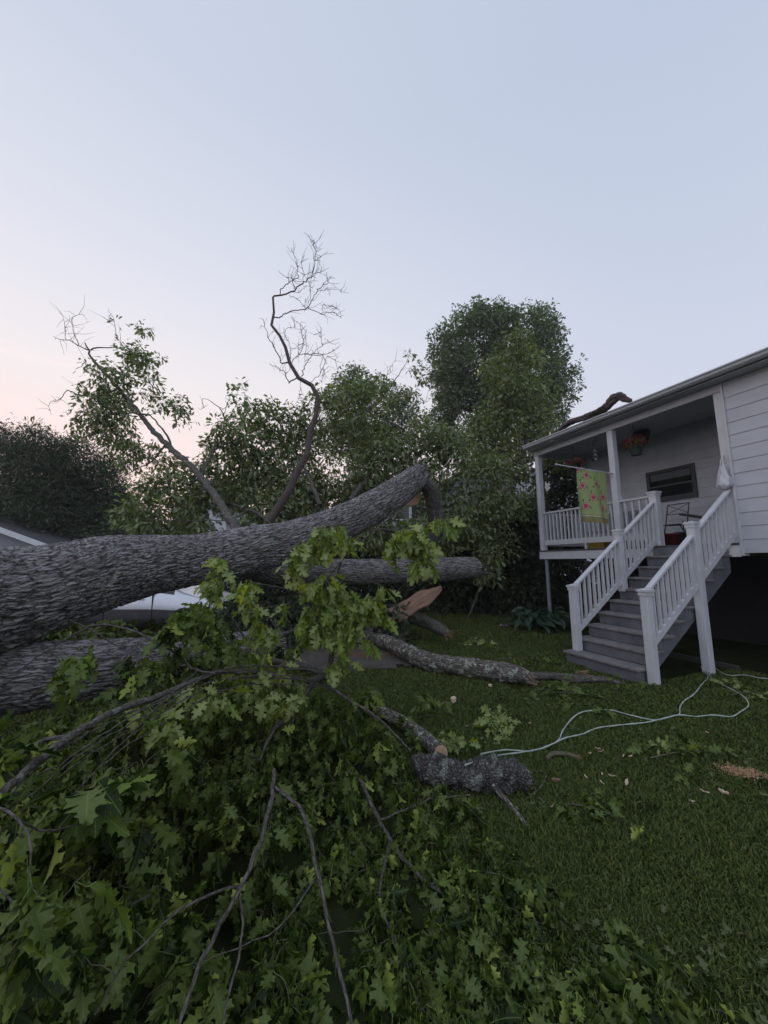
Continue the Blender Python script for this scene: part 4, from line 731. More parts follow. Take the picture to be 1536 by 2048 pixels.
bC, AC = branch('fallen_branch', 'low leafy branch sprawling over the lawn at the lower right of the heap', [
    [(720, 1560, 2.5, .016), (780, 1680, 2.1, .014), (860, 1770, 1.85, .012), (960, 1830, 1.72, .009), (1060, 1900, 1.58, .007), (1150, 1975, 1.45, .006), (1250, 2060, 1.35, .004)],
    [(780, 1680, 2.1, .01), (760, 1800, 1.7, .008), (800, 1900, 1.5, .006), (840, 2020, 1.32, .004)], [(860, 1770, 1.85, .008), (960, 1740, 1.9, .006), (1050, 1780, 1.8, .004)], [(960, 1830, 1.72, .007), (1090, 1850, 1.65, .005), (1230, 1890, 1.58, .004), (1380, 1960, 1.45, .003)],
    [(760, 1640, 2.2, .008), (860, 1600, 2.35, .006), (940, 1590, 2.38, .005)], [(850, 1765, 1.86, .006), (900, 1900, 1.55, .005), (960, 2000, 1.4, .003)]], at(720, 1560, 2.5), grpF)
bD, AD = branch('fallen_branch', 'drooping spray with the largest oak leaves at the lower left edge', [
    [(-120, 1560, 1.0, .007), (-40, 1600, .98, .005), (40, 1640, .95, .004), (60, 1700, .92, .003), (60, 1760, .88, .0025)], [(40, 1640, .95, .003), (110, 1660, 1.05, .003), (190, 1640, 1.15, .002)],
    [(-60, 1740, .9, .003), (20, 1800, .95, .003), (100, 1880, .9, .002)]], at(-60, 1600, 1.0), grpF)
g = np.random.default_rng(77)
npc = 1750; q = np.stack([g.uniform(-120, 1480, npc*3), g.uniform(1350, 2100, npc*3)], 1); q = q[inpoly(q[:, 0]+g.normal(0, 18, len(q)), q[:, 1]+g.normal(0, 14, len(q)), PXP)][:npc]
PIX = np.array([[e for e in (p_ @ _R, p_ @ _U, p_ @ _F)] for p_ in PILE-EYE]); ppx = 768+PIX[:, 0]/PIX[:, 2]*FPX; ppy = 1024-PIX[:, 1]/PIX[:, 2]*FPX
w_ = 1/((q[:, 0, None]-ppx)**2+(q[:, 1, None]-ppy)**2+900)**1.5; dep = (w_*PIX[None, :, 2]).sum(1)/w_.sum(1)
dep *= 1+g.uniform(-.04, .36, len(q))
C = np.array([at(a[0], a[1], b) for a, b in zip(q, dep)])
low = C[:, 2] < .05; C[low] = np.array([gp(a[0], a[1], .05+.05*g.uniform()) for a in q[low]]) if low.any() else C[low]
hole = vnoise(q[:, 0]/95+3, q[:, 1]/95+3, 44) < .30+.16*np.clip((q[:, 0]-850)/300, 0, 1)+.08*np.clip((q[:, 1]-1800)/200, 0, 1); C = C[~hole]
W_n = 520; xy = np.stack([g.uniform(-1.9, 1.5, W_n), g.uniform(.6, 3.6, W_n)], 1); zz = pile_z(xy[:, 0], xy[:, 1])       # the heap's inside, spread evenly over the ground
pj = np.stack([xy[:, 0], xy[:, 1], zz-1.6], 1); dd = pj @ _F; pxx = 768+FPX*(pj @ _R)/dd; pyy = 1024-FPX*(pj @ _U)/dd
ok = inpoly(pxx, pyy, PXP) & (dd > .8); I = np.stack([xy[ok, 0], xy[ok, 1], np.clip(zz[ok]*g.uniform(.15, .8, ok.sum()), .04, None)], 1)
ALL = [(bA, AA, 301), (bB, AB, 302), (bC, AC, 303), (bD, AD, 304)]
def spray(par, C, A, seed, per=6, rc=.08, size=.11, mat=m_leaf, droop=2.5, tpl=FINE, name='foliage', r0=.0032, twigs=True, tdir=None, upn=.5, build=True, ups=1.0):
    """leaf bunches at twig ends: leaves fan out from each end, hanging a little"""
    g = np.random.default_rng(seed); mt = MB(); td = twigs_to(mt, A, C, g, r0=r0, r1=.0014, m=8, arch=.22, k=4, upbias=.2)
    n = len(C)*per; Cr = np.repeat(C, per, 0); Td = np.repeat(td, per, 0); back = g.uniform(0, 1, n)**1.3
    P = Cr-Td*(back*rc*1.2)[:, None]; D_ = nrmz(g.normal(size=(n, 3))); D_ = nrmz(D_-Td*(D_*Td).sum(1)[:, None]*.8)
    ax = nrmz(D_*np.array([.9, .9, .45])+Td*np.array([.5, .5, .25])*(1-back)[:, None]+np.array([0, 0, -1.])*(.2+droop*.55*g.gamma(1.6, .8, n))[:, None])
    sz = size*g.uniform(.6, 1.2, n); P = P+ax*sz[:, None]*.2
    nr = np.array([0, -.45, 1.0])*upn+g.normal(0, ups, (n, 3))+D_*.35
    ml = MB(); put_leaves(ml, tpl, P, ax, nr, sz, curl=.6, fold=.36, g=g, wave=.07); ml.build(name, mat, par, smooth=True)
    if twigs: tag(mt.build('twigs', m_twig, par), kind='stuff')
cost = np.stack([np.linalg.norm(C[:, None]-A_[None], axis=2).min(1)*(1.0 if i else 1.25) for i, (_, A_, _) in enumerate(ALL)], 1); own = cost.argmin(1)
costI = np.stack([np.linalg.norm(I[:, None]-A_[None], axis=2).min(1) for (_, A_, _) in ALL], 1); ownI = costI.argmin(1)
for i, (t_, A_, sd_) in enumerate(ALL):
    spray(t_, C[own == i], A_, sd_, per=6, mat=m_leaf)
    if (ownI == i).sum() > 3: spray(t_, I[ownI == i], A_, sd_+50, per=6, size=.12, tpl=MED, name='inner_foliage', twigs=False)
# bunches standing clear of the heap, against the trunk
def bunches(L, seed, per_b, mat=m_leafy, par=bA, A=AA, **kw):
    g = np.random.default_rng(seed); Cs = []
    for (px, py, d, rx, ry, n) in L:
        Cs += [at(px+g.normal(0, rx*.5), py+g.normal(0, ry*.5), d*(1+g.normal(0, .025))) for _ in range(n)]
    spray(par, np.array(Cs), A, seed, per=per_b, mat=mat, **kw)
bunches([(820, 1062, 3.05, 46, 22, 9), (850, 1100, 3.05, 40, 40, 10), (885, 1045, 3.05, 16, 16, 3), (790, 1080, 3.0, 26, 24, 4), (690, 1068, 3.0, 20, 14, 4), (625, 1090, 2.95, 42, 24, 7), (655, 1065, 3.0, 20, 12, 3), (585, 1125, 2.95, 18, 22, 3)], 401, 5, name='upper_foliage', rc=.07, size=.15, droop=1.9)
bunches([(640, 1190, 3.05, 60, 40, 18), (700, 1215, 3.05, 60, 50, 18), (760, 1215, 3.05, 30, 34, 7), (650, 1265, 3.05, 50, 40, 14), (500, 1175, 2.95, 20, 40, 6), (520, 1240, 3.0, 40, 34, 9), (435, 1120, 3.5, 16, 12, 4), (430, 1165, 3.3, 34, 26, 8), (680, 1320, 3.0, 20, 18, 4), (520, 1325, 2.85, 60, 24, 9), (430, 1385, 2.35, 60, 24, 8), (320, 1430, 2.0, 50, 16, 6), (560, 1400, 2.7, 50, 20, 8)], 402, 6, mat=m_leafy, name='middle_foliage', rc=.08, size=.14, droop=1.7)
bunches([(370, 1215, 2.6, 44, 24, 7), (390, 1265, 2.55, 46, 26, 7), (340, 1240, 2.5, 24, 16, 3), (150, 1320, 2.3, 22, 24, 4), (130, 1365, 2.3, 16, 20, 3), (255, 1340, 2.35, 30, 22, 5), (460, 1300, 3.2, 50, 26, 9), (430, 1235, 3.3, 50, 40, 10), (310, 1330, 3.0, 40, 20, 6)], 403, 6, mat=m_leaf, name='left_foliage', rc=.07, size=.14, droop=1.6)
bunches([(60, 1790, .86, 30, 30, 2), (150, 1740, 1.05, 40, 30, 2), (90, 1640, 1.25, 50, 30, 5), (230, 1660, 1.45, 60, 40, 6), (30, 1860, .9, 20, 30, 1), (180, 1560, 1.3, 40, 30, 4), (260, 1530, 1.55, 50, 26, 5), (20, 1500, 1.3, 30, 14, 2), (330, 1500, 1.8, 40, 24, 5)], 404, 4, mat=m_leaf, par=bD, A=AD, name='large_foliage', rc=.06, size=.15, droop=1.5)
# one bunch of litter spread under the trunk
bE, AE = branch('fallen_branch', 'leafy branch lying in the gap under the thick trunk, behind the heap', [[(300, 1330, 3.9, .02), (420, 1330, 4.1, .022), (520, 1320, 4.3, .018), (620, 1330, 4.5, .012), (700, 1380, 4.0, .006)], [(420, 1330, 4.1, .012), (470, 1370, 3.7, .008), (560, 1390, 3.4, .005)]], at(420, 1330, 4.1), grpF)
bunches([(330, 1330, 3.7, 60, 20, 12), (440, 1300, 3.9, 60, 24, 16), (500, 1380, 3.3, 60, 20, 12), (250, 1390, 3.2, 40, 20, 10), (560, 1300, 4.3, 40, 20, 8), (180, 1430, 2.7, 60, 24, 12), (60, 1460, 2.3, 60, 20, 10), (720, 1390, 3.3, 40, 16, 7)], 405, 7, mat=m_leaf, par=bE, A=AE, rc=.1, size=.14, tpl=MED)

# ------------------------------------------------------------------ logs and limbs lying on the lawn
def lump(amp, seed, f=6):
    return lambda S, ph, rr: amp*rr*((vnoise(S*f+np.cos(ph)*1.5+9, np.sin(ph)*1.5+S*f*.4+9, seed)-.5)*2+.5*(vnoise(S*f*3+np.cos(ph)*4+9, np.sin(ph)*4+9, seed+1)-.5)*2+.35*(vnoise(S*f*8+np.cos(ph)*9+9, np.sin(ph)*9+S*f*2+19, seed+2)-.5)*2+.22*(vnoise(S*f*20+np.cos(ph)*22+9, np.sin(ph)*22+S*f*5+29, seed+3)-.5)*2)
def log(name, label, L, mat=m_lich, amp=.18, k=36, step=.015, cat='log', group='broken limbs on the lawn', subs=(), splint=(), f=6, cut=None):
    p, r = [], []
    for px, py, z, rad in L: p.append(gp(px, py, z)); r.append(rad)
    p = np.array(p); base = p.mean(0)*[1, 1, 0]; t = thing(name, base, label, cat, group); mb = MB(); mb.tube(p, r, k=k, step=step, disp=lump(amp, len(L)*7+int(L[0][0]), f)); mb.build('bark', mat, t, smooth=True)
    for s in subs:
        q = np.array([gp(a, b, z) for a, b, z, _ in s]); mb = MB(); mb.tube(q, [x[3] for x in s], k=10, step=.03, disp=lump(.15, int(s[0][0]))); mb.build('side_branch', mat, t, smooth=True)
    g = np.random.default_rng(int(L[-1][0]))
    for (i, n, l, ww) in splint:
        e = p[i]; dr = nrmz(p[i]-p[i-1] if i else p[0]-p[1]); mb = MB(); 
        for _ in range(n):
            o_ = g.normal(0, r[i]*.45, 3); dv = nrmz(dr+g.normal(0, .35, 3)); a = e+o_-dr*.04; mb.bar(a, a+dv*l*g.uniform(.4, 1), ww*g.uniform(.4, 1), ww*.4, up=nrmz(g.normal(size=3)))
        mb.build('splinters', m_wood, t)
    if cut:
        e, dr, rad = p[cut], nrmz(p[cut]-p[cut-1]), r[cut]; mb = MB(); mb.tube([e-dr*.002, e+dr*.006], [rad*.97, rad*.95], k=28); mb.build('cut_face', m_cut, t)
    return t
log('fallen_limb', 'long lichen spotted limb lying across the grass towards the stairs', [(742, 1275, .16, .10), (775, 1285, .16, .115), (810, 1302, .15, .12), (855, 1322, .14, .12), (905, 1330, .13, .125), (960, 1338, .13, .125), (1010, 1345, .12, .12), (1045, 1352, .11, .10), (1066, 1362, .08, .06)], splint=[(8, 9, .14, .025)], amp=.13)
log('thin_limb', 'thin rotten limb on the grass in front of the bottom step', [(1060, 1352, .06, .055), (1100, 1352, .06, .055), (1140, 1358, .05, .05), (1180, 1358, .05, .05), (1215, 1360, .04, .04), (1245, 1368, .03, .02)], splint=[(3, 6, .10, .03)], mat=m_bark2, amp=.25)
log('snapped_limb', 'snapped limb with shredded brown end under the torn wood shard', [(790, 1236, .42, .11), (830, 1238, .40, .12), (860, 1248, .34, .12), (885, 1262, .27, .10), (897, 1270, .22, .06)], splint=[(4, 14, .2, .03)], mat=m_bark2, amp=.15)
log('mossy_log', 'short knobbly grey bark log nearest the viewer on the lawn', [(832, 1540, .08, .055), (848, 1534, .09, .08), (885, 1548, .09, .092), (930, 1558, .08, .085), (965, 1550, .10, .098), (1000, 1550, .10, .10), (1035, 1556, .08, .085), (1060, 1560, .07, .06)], amp=.36, k=80, step=.007, f=13, mat=m_moss, splint=[(7, 3, .03, .02)])
log('sawn_log', 'lichen spotted log with a round sawn tan end beside the knobbly log', [(720, 1400, .10, .05), (765, 1425, .10, .055), (810, 1447, .10, .058), (850, 1478, .12, .058), (882, 1506, .15, .056)], cut=4, amp=.10)
log('stick', 'short lichen covered stick leaning on the grass below the knobbly log', [(985, 1570, .10, .014), (1010, 1600, .04, .018), (1035, 1630, .02, .017), (1057, 1656, .02, .013)], cat='stick', k=12)
log('curved_twig', 'thin curved twig arching over the grass right of the knobbly log', [(1020, 1612, .02, .005), (1050, 1600, .02, .005), (1080, 1575, .03, .004), (1092, 1550, .05, .004), (1080, 1540, .05, .003)], cat='twig', k=6)
log('split_stick', 'split piece of branch with splinters on the grass beside the white rope', [(1093, 1518, .03, .014), (1105, 1508, .035, .018), (1130, 1508, .03, .017), (1152, 1512, .02, .009)], cat='stick', splint=[(3, 8, .10, .012)], k=14, mat=m_twig)
log('grey_limb', 'pale grey limb lying on the dirt under the heap of branches', [(430, 1310, .25, .05), (500, 1298, .2, .055), (560, 1305, .15, .06), (600, 1325, .1, .06), (625, 1345, .06, .03)], amp=.12)
log('old_stick', 'weathered grey stick on the grass left of the hosta plants', [(1000, 1252, .05, .04), (1030, 1248, .06, .05), (1050, 1246, .05, .03)], cat='stick', k=12)
# limb on the porch roof
q = [(1118, 862, .02), (1140, 846, .05), (1165, 838, .055), (1185, 830, .06), (1200, 824, .065), (1218, 812, .065), (1228, 800, .07), (1238, 794, .06), (1250, 800, .045), (1262, 803, .03)]
def on_plane(px, py, b): a_, z_ = on_b(px, py, b); return H(a_, b, z_)
q = [q_ for i_ in range(len(q)-1) for q_ in (q[i_], tuple(np.array(q[i_])*.88+np.array(q[i_+1])*.12), tuple(np.array(q[i_])*.12+np.array(q[i_+1])*.88))]+[q[-1]]; pp = np.array([on_plane(a_, b_-1, .36) for a_, b_, _ in q]); t = thing('roof_limb', pp[4]*[1, 1, 1], 'crooked brown limb lying on the edge of the porch roof', 'tree limb'); mb = MB(); mb.tube(pp, [x[2]*1.2 for x in q], k=20, step=.012, disp=lump(.38, 3, 5)); mb.build('bark', m_dead, t, smooth=True)
g = np.random.default_rng(3); mb = MB()
for _ in range(8): dv = nrmz(pp[0]-pp[1]+g.normal(0, .12, 3)); mb.bar(pp[0], pp[0]+dv*g.uniform(.05, .16), .02, .012, up=nrmz(g.normal(size=3)))
mb.build('splinters', m_wood, t)

# ------------------------------------------------------------------ leaf sprigs, chips, rope on the lawn
def sprig(px, py, label, seed, n=10, rad=.22, size=.13, mat=m_leaf, ang=0., z=.05):
    g = np.random.default_rng(seed); c = gp(px, py, 0); t = thing('leaf_sprig', c, label, 'leafy twig', 'torn leafy twigs on the lawn')
    d_ = np.array([math.cos(ang), math.sin(ang), 0]); S = [c-d_*rad+[0, 0, .015], c-d_*rad*.3+[0, 0, .04], c+d_*rad*.4+[0, 0, .04], c+d_*rad+[0, 0, .02]]; S, r = resample(np.array(S), np.array([.006, .005, .004, .002]), .04)
    mb = MB(); mb.tube(S, r, k=6); mb.build('stem', m_twig, t); C = np.array([c+np.array([*(g.normal(0, 1, 2)*rad*.55), abs(g.normal(0, .03))+z*.6]) for _ in range(n)])
    spray(t, C, S, seed, per=5, rc=.05, size=size, mat=mat, droop=.1, name='foliage', twigs=True, r0=.002, ups=.35)
sprig(1140, 1393, 'leafy torn twig on the grass in front of the bottom stair', 501, 11, .34, .15, ang=-.3)
sprig(995, 1457, 'leafy torn twig on the grass behind the knobbly log', 502, 9, .18, .13, m_leafy, ang=1.2, z=.12)
sprig(905, 1512, 'bright yellow green leafy twig beside the round sawn log end', 503, 6, .10, .09, m_leafy, ang=.2, z=.2)
sprig(1370, 1515, 'wide dark leafy twig flat on the grass below the rope', 504, 13, .30, .12, ang=.1)
sprig(1190, 1632, 'pale drab leafy twig on the grass below the split stick', 505, 8, .17, .10, ang=-.6)
sprig(1330, 1505, 'small leafy twig lying closest under the rope loop', 506, 4, .12, .09, m_leafy)
sprig(1250, 1378, 'small leafy twig on the grass to the right of the bottom stair', 507, 4, .2, .11, ang=.4)
sprig(1505, 1392, 'leafy twig on the grass inside the rope loop at the right edge', 508, 6, .25, .12, m_leafy)
sprig(1100, 1385, 'leafy twig on the grass just below the torn end of the long limb', 509, 5, .22, .11)
sprig(955, 1290, 'leaf litter twig on the grass behind the long lichen limb', 510, 8, .4, .14, m_leafy)
sprig(860, 1440, 'small leafy twig hanging over the lichen spotted log', 511, 5, .12, .11, z=.3)
sprig(1030, 1322, 'scattered leafy twig between the long limb and the bottom stair', 512, 6, .4, .13)
g = np.random.default_rng(19)
def chip(px, py, label, l, w_, ang, mat=m_chip, h=.012, cat='wood chip', group=None, name='wood_chip'):
    c = gp(px, py, 0); n = 9; x = np.linspace(-1, 1, n); u_ = np.array([math.cos(ang), math.sin(ang), 0]); v_ = np.array([-u_[1], u_[0], 0]); V = []
    for e in (0, 1):
        for s in (-1, 1):
            for i in range(n): V.append(c+u_*x[i]*l/2+v_*s*w_/2*(1-abs(x[i])**2.5*g.uniform(.5, 1))*g.uniform(.7, 1.1)+[0, 0, .022+h*e+.003*math.sin(i*1.1)+g.normal(0, .002)])
    q = np.arange(n-1); F = [np.stack([q, q+1, q+n+1, q+n], -1), np.stack([q+2*n, q+3*n, q+3*n+1, q+2*n+1], -1), np.stack([q, q+2*n, q+2*n+1, q+1], -1), np.stack([q+n, q+n+1, q+3*n+1, q+3*n], -1), np.array([[0, n, 3*n, 2*n], [n-1, 3*n-1, 4*n-1, 2*n-1]])]
    mb = MB(); mb.add(np.array(V), F); o = mb.build(name, mat, loc=c); return tag(o, label, cat, group)
chip(907, 1407, 'larger pale torn wood chunk on the grass beyond the leafy heap', .10, .06, 1.2, h=.04); chip(885, 1412, 'thin reddish wood sliver beside the larger pale chunk', .13, .03, .3, m_wood)
chip(980, 1376, 'oval pale chip on the grass below the long lichen limb', .05, .05, 1.4, h=.02); chip(1008, 1366, 'grey bark flake against the torn end of the long limb', .12, .04, .2, m_lich, h=.03)
chip(1254, 1573, 'bright pale chip alone on the open grass below the rope', .075, .022, .9); chip(1112, 1568, 'reddish brown chip right of the knobbly log', .06, .03, -.2, m_wood); chip(1448, 1592, 'pale frayed chip on the grass below the sawdust patch', .06, .02, 2.0)
chip(1165, 1350, 'orange torn splinter lying on the thin rotten limb', .2, .06, .1, m_wood, h=.03)
for px, py in ((1196, 1503), (1202, 1508), (1247, 1518), (1262, 1518), (1180, 1512), (1172, 1560), (1205, 1555), (1225, 1558), (1205, 1572), (1410, 1590), (1385, 1610), (1105, 1620), (1060, 1451), (1415, 1470), (960, 1360)):
    chip(px, py, 'tiny pale splinter of wood scattered on the open grass', g.uniform(.025, .06), g.uniform(.006, .012), g.uniform(0, 3), h=.004, group='tiny pale splinters scattered on the grass', name='splinter')
def dust(cx, cy, sx, sy, n, label, mat, rot=0., sz=.012):
    V, F = [], []; c = gp(cx, cy); mb = MB(); P = g.normal(size=(n, 2))*[sx, sy]; cr_, sr_ = math.cos(rot), math.sin(rot)
    P = np.stack([c[0]+P[:, 0]*cr_-P[:, 1]*sr_, c[1]+P[:, 0]*sr_+P[:, 1]*cr_, ground_z(P[:, 0], P[:, 1])*0+.018+.012*g.uniform(size=n)], -1)
    A_ = nrmz(g.normal(size=(n, 3)))*sz; B_ = nrmz(g.normal(size=(n, 3)))*sz*.7
    mb.add(np.stack([P, P+A_, P+B_], 1), np.arange(n*3).reshape(-1, 3)); tag(mb.build('sawdust', mat), label, 'sawdust', kind='stuff')
m_dust = M('sawdust', (.50, .34, .19), .9, scale=30, base2=(.36, .23, .13), bump=0)
dust(1485, 1550, .06, .035, 1500, 'orange sawdust spilled on the grass at the right', m_dust, -.35); dust(720, 1312, .35, .10, 3500, 'pinkish sawdust on the bare dirt behind the heap', m_wood, 0, .016)
# rope
m_rope = M('pale_rope', (.42, .47, .42), .7, scale=60, base2=(.30, .34, .30), bump=.4)
rp = [(962, 1508, .14), (1010, 1500, .05), (1060, 1502, .02), (1095, 1492, .02), (1117, 1480, .02), (1125, 1462, .02), (1138, 1444, .02), (1150, 1432, .03), (1165, 1424, .04), (1185, 1421, .03), (1220, 1420, .02), (1260, 1430, .02), (1310, 1440, .02), (1345, 1432, .03), (1359, 1428, .02), (1360, 1415, .02),
      (1368, 1402, .02), (1388, 1388, .02), (1404, 1368, .02), (1416, 1354, .02), (1405, 1340, .02), (1403, 1333, .03), (1420, 1352, .03), (1440, 1366, .02), (1462, 1378, .02), (1486, 1392, .02), (1497, 1410, .02), (1480, 1424, .02), (1462, 1433, .02), (1425, 1430, .02), (1392, 1433, .02), (1360, 1430, .03), (1330, 1436, .03),
      (1290, 1445, .02), (1240, 1450, .02), (1195, 1456, .02), (1165, 1468, .02), (1130, 1476, .03), (1105, 1488, .03), (1080, 1498, .02), (1040, 1505, .03), (990, 1512, .12), (930, 1530, .2)]
mb = MB(); mb.tube([gp(a, b, z) for a, b, z in rp],   .0060, k=8, step=.03, disp=lambda S, ph, rr: .0012*np.sin(ph*2+S*180)); tag(mb.build('rope', m_rope, smooth=True, loc=gp(1300, 1430)), 'long pale rope looping over the lawn from the knobbly log to the stairs', 'rope')
mb = MB(); mb.tube([gp(a, b, z) for a, b, z in [(1403, 1333, .03), (1425, 1334, .03), (1445, 1346, .02), (1462, 1351, .02), (1490, 1350, .02), (1520, 1356, .02), (1560, 1358, .02)]], .006, k=8, step=.03); tag(mb.build('cord', m_rope, smooth=True, loc=gp(1450, 1346)), 'thin pale cord running right from the foot of the stair support post', 'cord')
# hostas by the corner pole
def hosta(px, py, label, seed, n=34, s=1.0):
    g = np.random.default_rng(seed); c = gp(px, py, 0); t = thing('hosta_plant', c, label, 'plant', 'hostas under the porch corner'); az = g.uniform(0, 6.28, n); el = g.uniform(.3, 1.3, n); r_ = s*g.uniform(.12, .34, n)
    D_ = np.stack([np.cos(az), np.sin(az), 0*az], -1); P = c+D_*(r_*np.cos(el))[:, None]+np.array([0, 0, 1.])*(r_*np.sin(el)*1.2+.05)[:, None]
    P0 = np.tile(c, (n, 1)); m_ = (P+P0)/2+np.array([0, 0, .06]); mb = MB(); batch_tubes(mb, np.stack([P0, m_, P], 1), np.full((n, 3), .006), 4); mb.build('stems', m_hosta, t)
    ml = MB(); put_leaves(ml, BROAD, P, D_+np.array([0, 0, -.15])+g.normal(0, .15, (n, 3)), np.array([0, 0, 1.])+D_*.5+g.normal(0, .2, (n, 3)), s*g.uniform(.2, .3, n), curl=.7, fold=.3, g=g); ml.build('foliage', m_hosta, t)
hosta(1065, 1262, 'dark hosta clump on the left under the porch corner', 601, 44, 1.25); hosta(1110, 1256, 'dark hosta clump nearest the bottom stair post', 602, 40, 1.1)

# ------------------------------------------------------------------ things on the porch
def lathe(prof, c, k=24):
    mb = MB(); n = len(prof); ph = np.arange(k)/k*2*math.pi; V = np.array([[(c[0]+r*math.cos(a), c[1]+r*math.sin(a), c[2]+z) for a in ph] for r, z in prof])
    i = np.arange(n-1)[:, None]*k; j = np.arange(k)[None]; j2 = (j+1) % k; mb.add(V, np.stack([i+j, i+j2, i+k+j2, i+k+j], -1).reshape(-1, 4)); return mb
m_pot = M('green_pot', (.03, .06, .05), .5, var=.2); m_redpot = M('red_pot', (.16, .03, .025), .5, var=.2); m_bluepot = M('blue_pot', (.03, .04, .07), .5, var=.2)
m_petal = leaf_mat('petal_red', (.22, .015, .02), (.42, .05, .06), (.35, .06, .07), trans=.3); m_petalp = leaf_mat('petal_pink', (.20, .03, .06), (.36, .09, .13), (.3, .1, .12), trans=.3)
def basket(px, py, b, label, seed, pot, petals=None, hang=.3, r=.13, nl=120, hook_py=None):
    a_, z_ = on_b(px, py, b); c = H(a_, b, z_); g = np.random.default_rng(seed); t = thing('flower_basket', c, label, 'hanging basket', 'baskets hanging from the porch ceiling')
    lathe([(.01, -.19), (r*.68, -.19), (r*.7, -.18), (r, 0), (r*1.08, .0), (r*1.08, .025), (r*.95, .025), (r*.9, -.02), (.01, -.02)], c).build('pot', pot, t, smooth=True)
    mb = MB(); top = np.array([c[0], c[1], CZ-.001]); hk = c+[0, 0, hang]
    for k_ in range(3): e = c+[r*math.cos(k_*2.1), r*math.sin(k_*2.1), .02]; mb.tube([e, hk], .003, k=4)
    mb.tube([hk, top-[0, 0, .14] if top[2]-.14 > hk[2] else hk+[0, 0, .01]], .004, k=5); L = top[2]-hk[2]
    mb.tube([top, top-[0, 0, .05], top-[.035, .02, .09], top-[.03, .02, .13], top-[0, 0, .15], top-[-.02, -.01, .13]], .006, k=6); mb.build('hanger', m_black, t)
    C = c+nrmz(g.normal(size=(nl, 3)))*[.17, .17, .10]*g.uniform(.5, 1, (nl, 1))+[0, 0, .07]; C[:, 2] = np.maximum(C[:, 2], c[2]-.10)
    ml = MB(); clump_leaves(ml, BROAD, C, 2, .04, .07, .4, g); ml.build('foliage', m_leaf, t)
    if petals is not None:
        C = c+nrmz(g.normal(size=(42, 3))*[1, 1, .7])*[.20, .20, .12]+[0, 0, .08]; ml = MB(); clump_leaves(ml, BROAD, C, 7, .025, .04, .1, g); ml.build('flowers', petals, t)
    return t
basket(1271, 893, -.35, 'hanging basket with bright red flowers in a green pot', 701, m_pot, m_petal)
basket(1150, 933, -.35, 'hanging basket with dull pink flowers above the flower patterned flag', 702, m_black, m_petalp, nl=160)
basket(1112, 950, -.75, 'dark leafy hanging basket without flowers by the corner post', 703, m_black, None, nl=160)
basket(1283, 868, -1.0, 'empty dark wide hanging pan behind the red flower basket', 704, m_black, None, nl=4, r=.16, hang=.2)
# wind spinner
a_, z_ = on_b(1189, 886, -.1); c = H(a_, -.1, z_); t = thing('wind_spinner', c, 'dark metal wind spinner with a star wheel above a glass spiral', 'wind spinner')
mb = MB(); mb.tube([[c[0], c[1], CZ], c], .002, k=4); mb.build('wire', m_black, t); mb = MB()
for k_ in range(8):
    an = k_*math.pi/4; dv = np.array([*(hu*math.cos(an)), math.sin(an)]); sv = np.array([*(hu*-math.sin(an)), math.cos(an)]); nv = np.array([*hv, 0])*.004; q = [c+dv*.015, c+dv*.05+sv*.014, c+dv*.075, c+dv*.05-sv*.014]
    mb.add([x+nv for x in q]+[x-nv for x in q], np.array([(0, 1, 2, 3), (7, 6, 5, 4), (0, 4, 5, 1), (1, 5, 6, 2), (2, 6, 7, 3), (3, 7, 4, 0)]))
mb.build('star_wheel', m_black, t); s0 = c-[0, 0, .14]; mb = MB()
for s_ in (0, math.pi): mb.tube([s0+[.04*math.sin(u*9+s_)*math.sin(min(1, u*1.0)*math.pi)**.5, .04*math.cos(u*9+s_)*math.sin(u*math.pi)**.5, -.30*u] for u in np.linspace(.02, .98, 40)], .007, k=6)
mb.build('spiral', M('spiral_metal', (.5, .45, .45), .25, metal=.8), t, smooth=True); mb = MB(); mb.tube([c, s0-[0, 0, .36]], .002, k=4); mb.build('cord', m_black, t)
# flag on a short pole
p0 = H(Mp, .07, on_b(1222, 948, .07)[1]); tipa = at(1119, 930, np.dot(H(Mp, 1.5, 0)-[0, 0, 0], _F)+.22)
dirv = nrmz(tipa-p0); Lf = 1.52; t = thing('garden_flag', p0, 'green garden flag with magenta flowers hanging from a white pole on the porch post', 'flag')
mb = MB(); mb.tube([p0, p0+dirv*Lf], .011, k=10); mb.tube([p0+dirv*Lf, p0+dirv*(Lf+.03)], [.02, .012], k=10); mb.build('pole', m_white, t, smooth=True); mb = MB(); mb.tube([p0-[0, 0, .08], p0, p0+dirv*.1], .02, k=10); mb.build('bracket', m_gutter, t)
nu, nv_ = 90, 130; U_, V_ = np.meshgrid(np.linspace(0, 1, nu), np.linspace(0, 1, nv_)); FW, FH = .80, 1.06
base = p0+dirv*.20; Pf = base+(U_*FW)[..., None]*dirv+(V_*FH)[..., None]*np.array([0, 0, -1.])+(.045*np.sin(U_*8+V_*1.8)*V_**.7+.014*np.sin(U_*19+2+V_*3)*V_)[..., None]*np.array([*hu, 0])
uc, vc = (U_[:-1, :-1]+.5/nu)*FW, (V_[:-1, :-1]+.5/nv_)*FH; mi = np.zeros(uc.shape, int)
fl_ = [(.62, .13), (.74, .32), (.42, .30), (.52, .62), (.14, .58), (.70, .80), (.17, .82)]
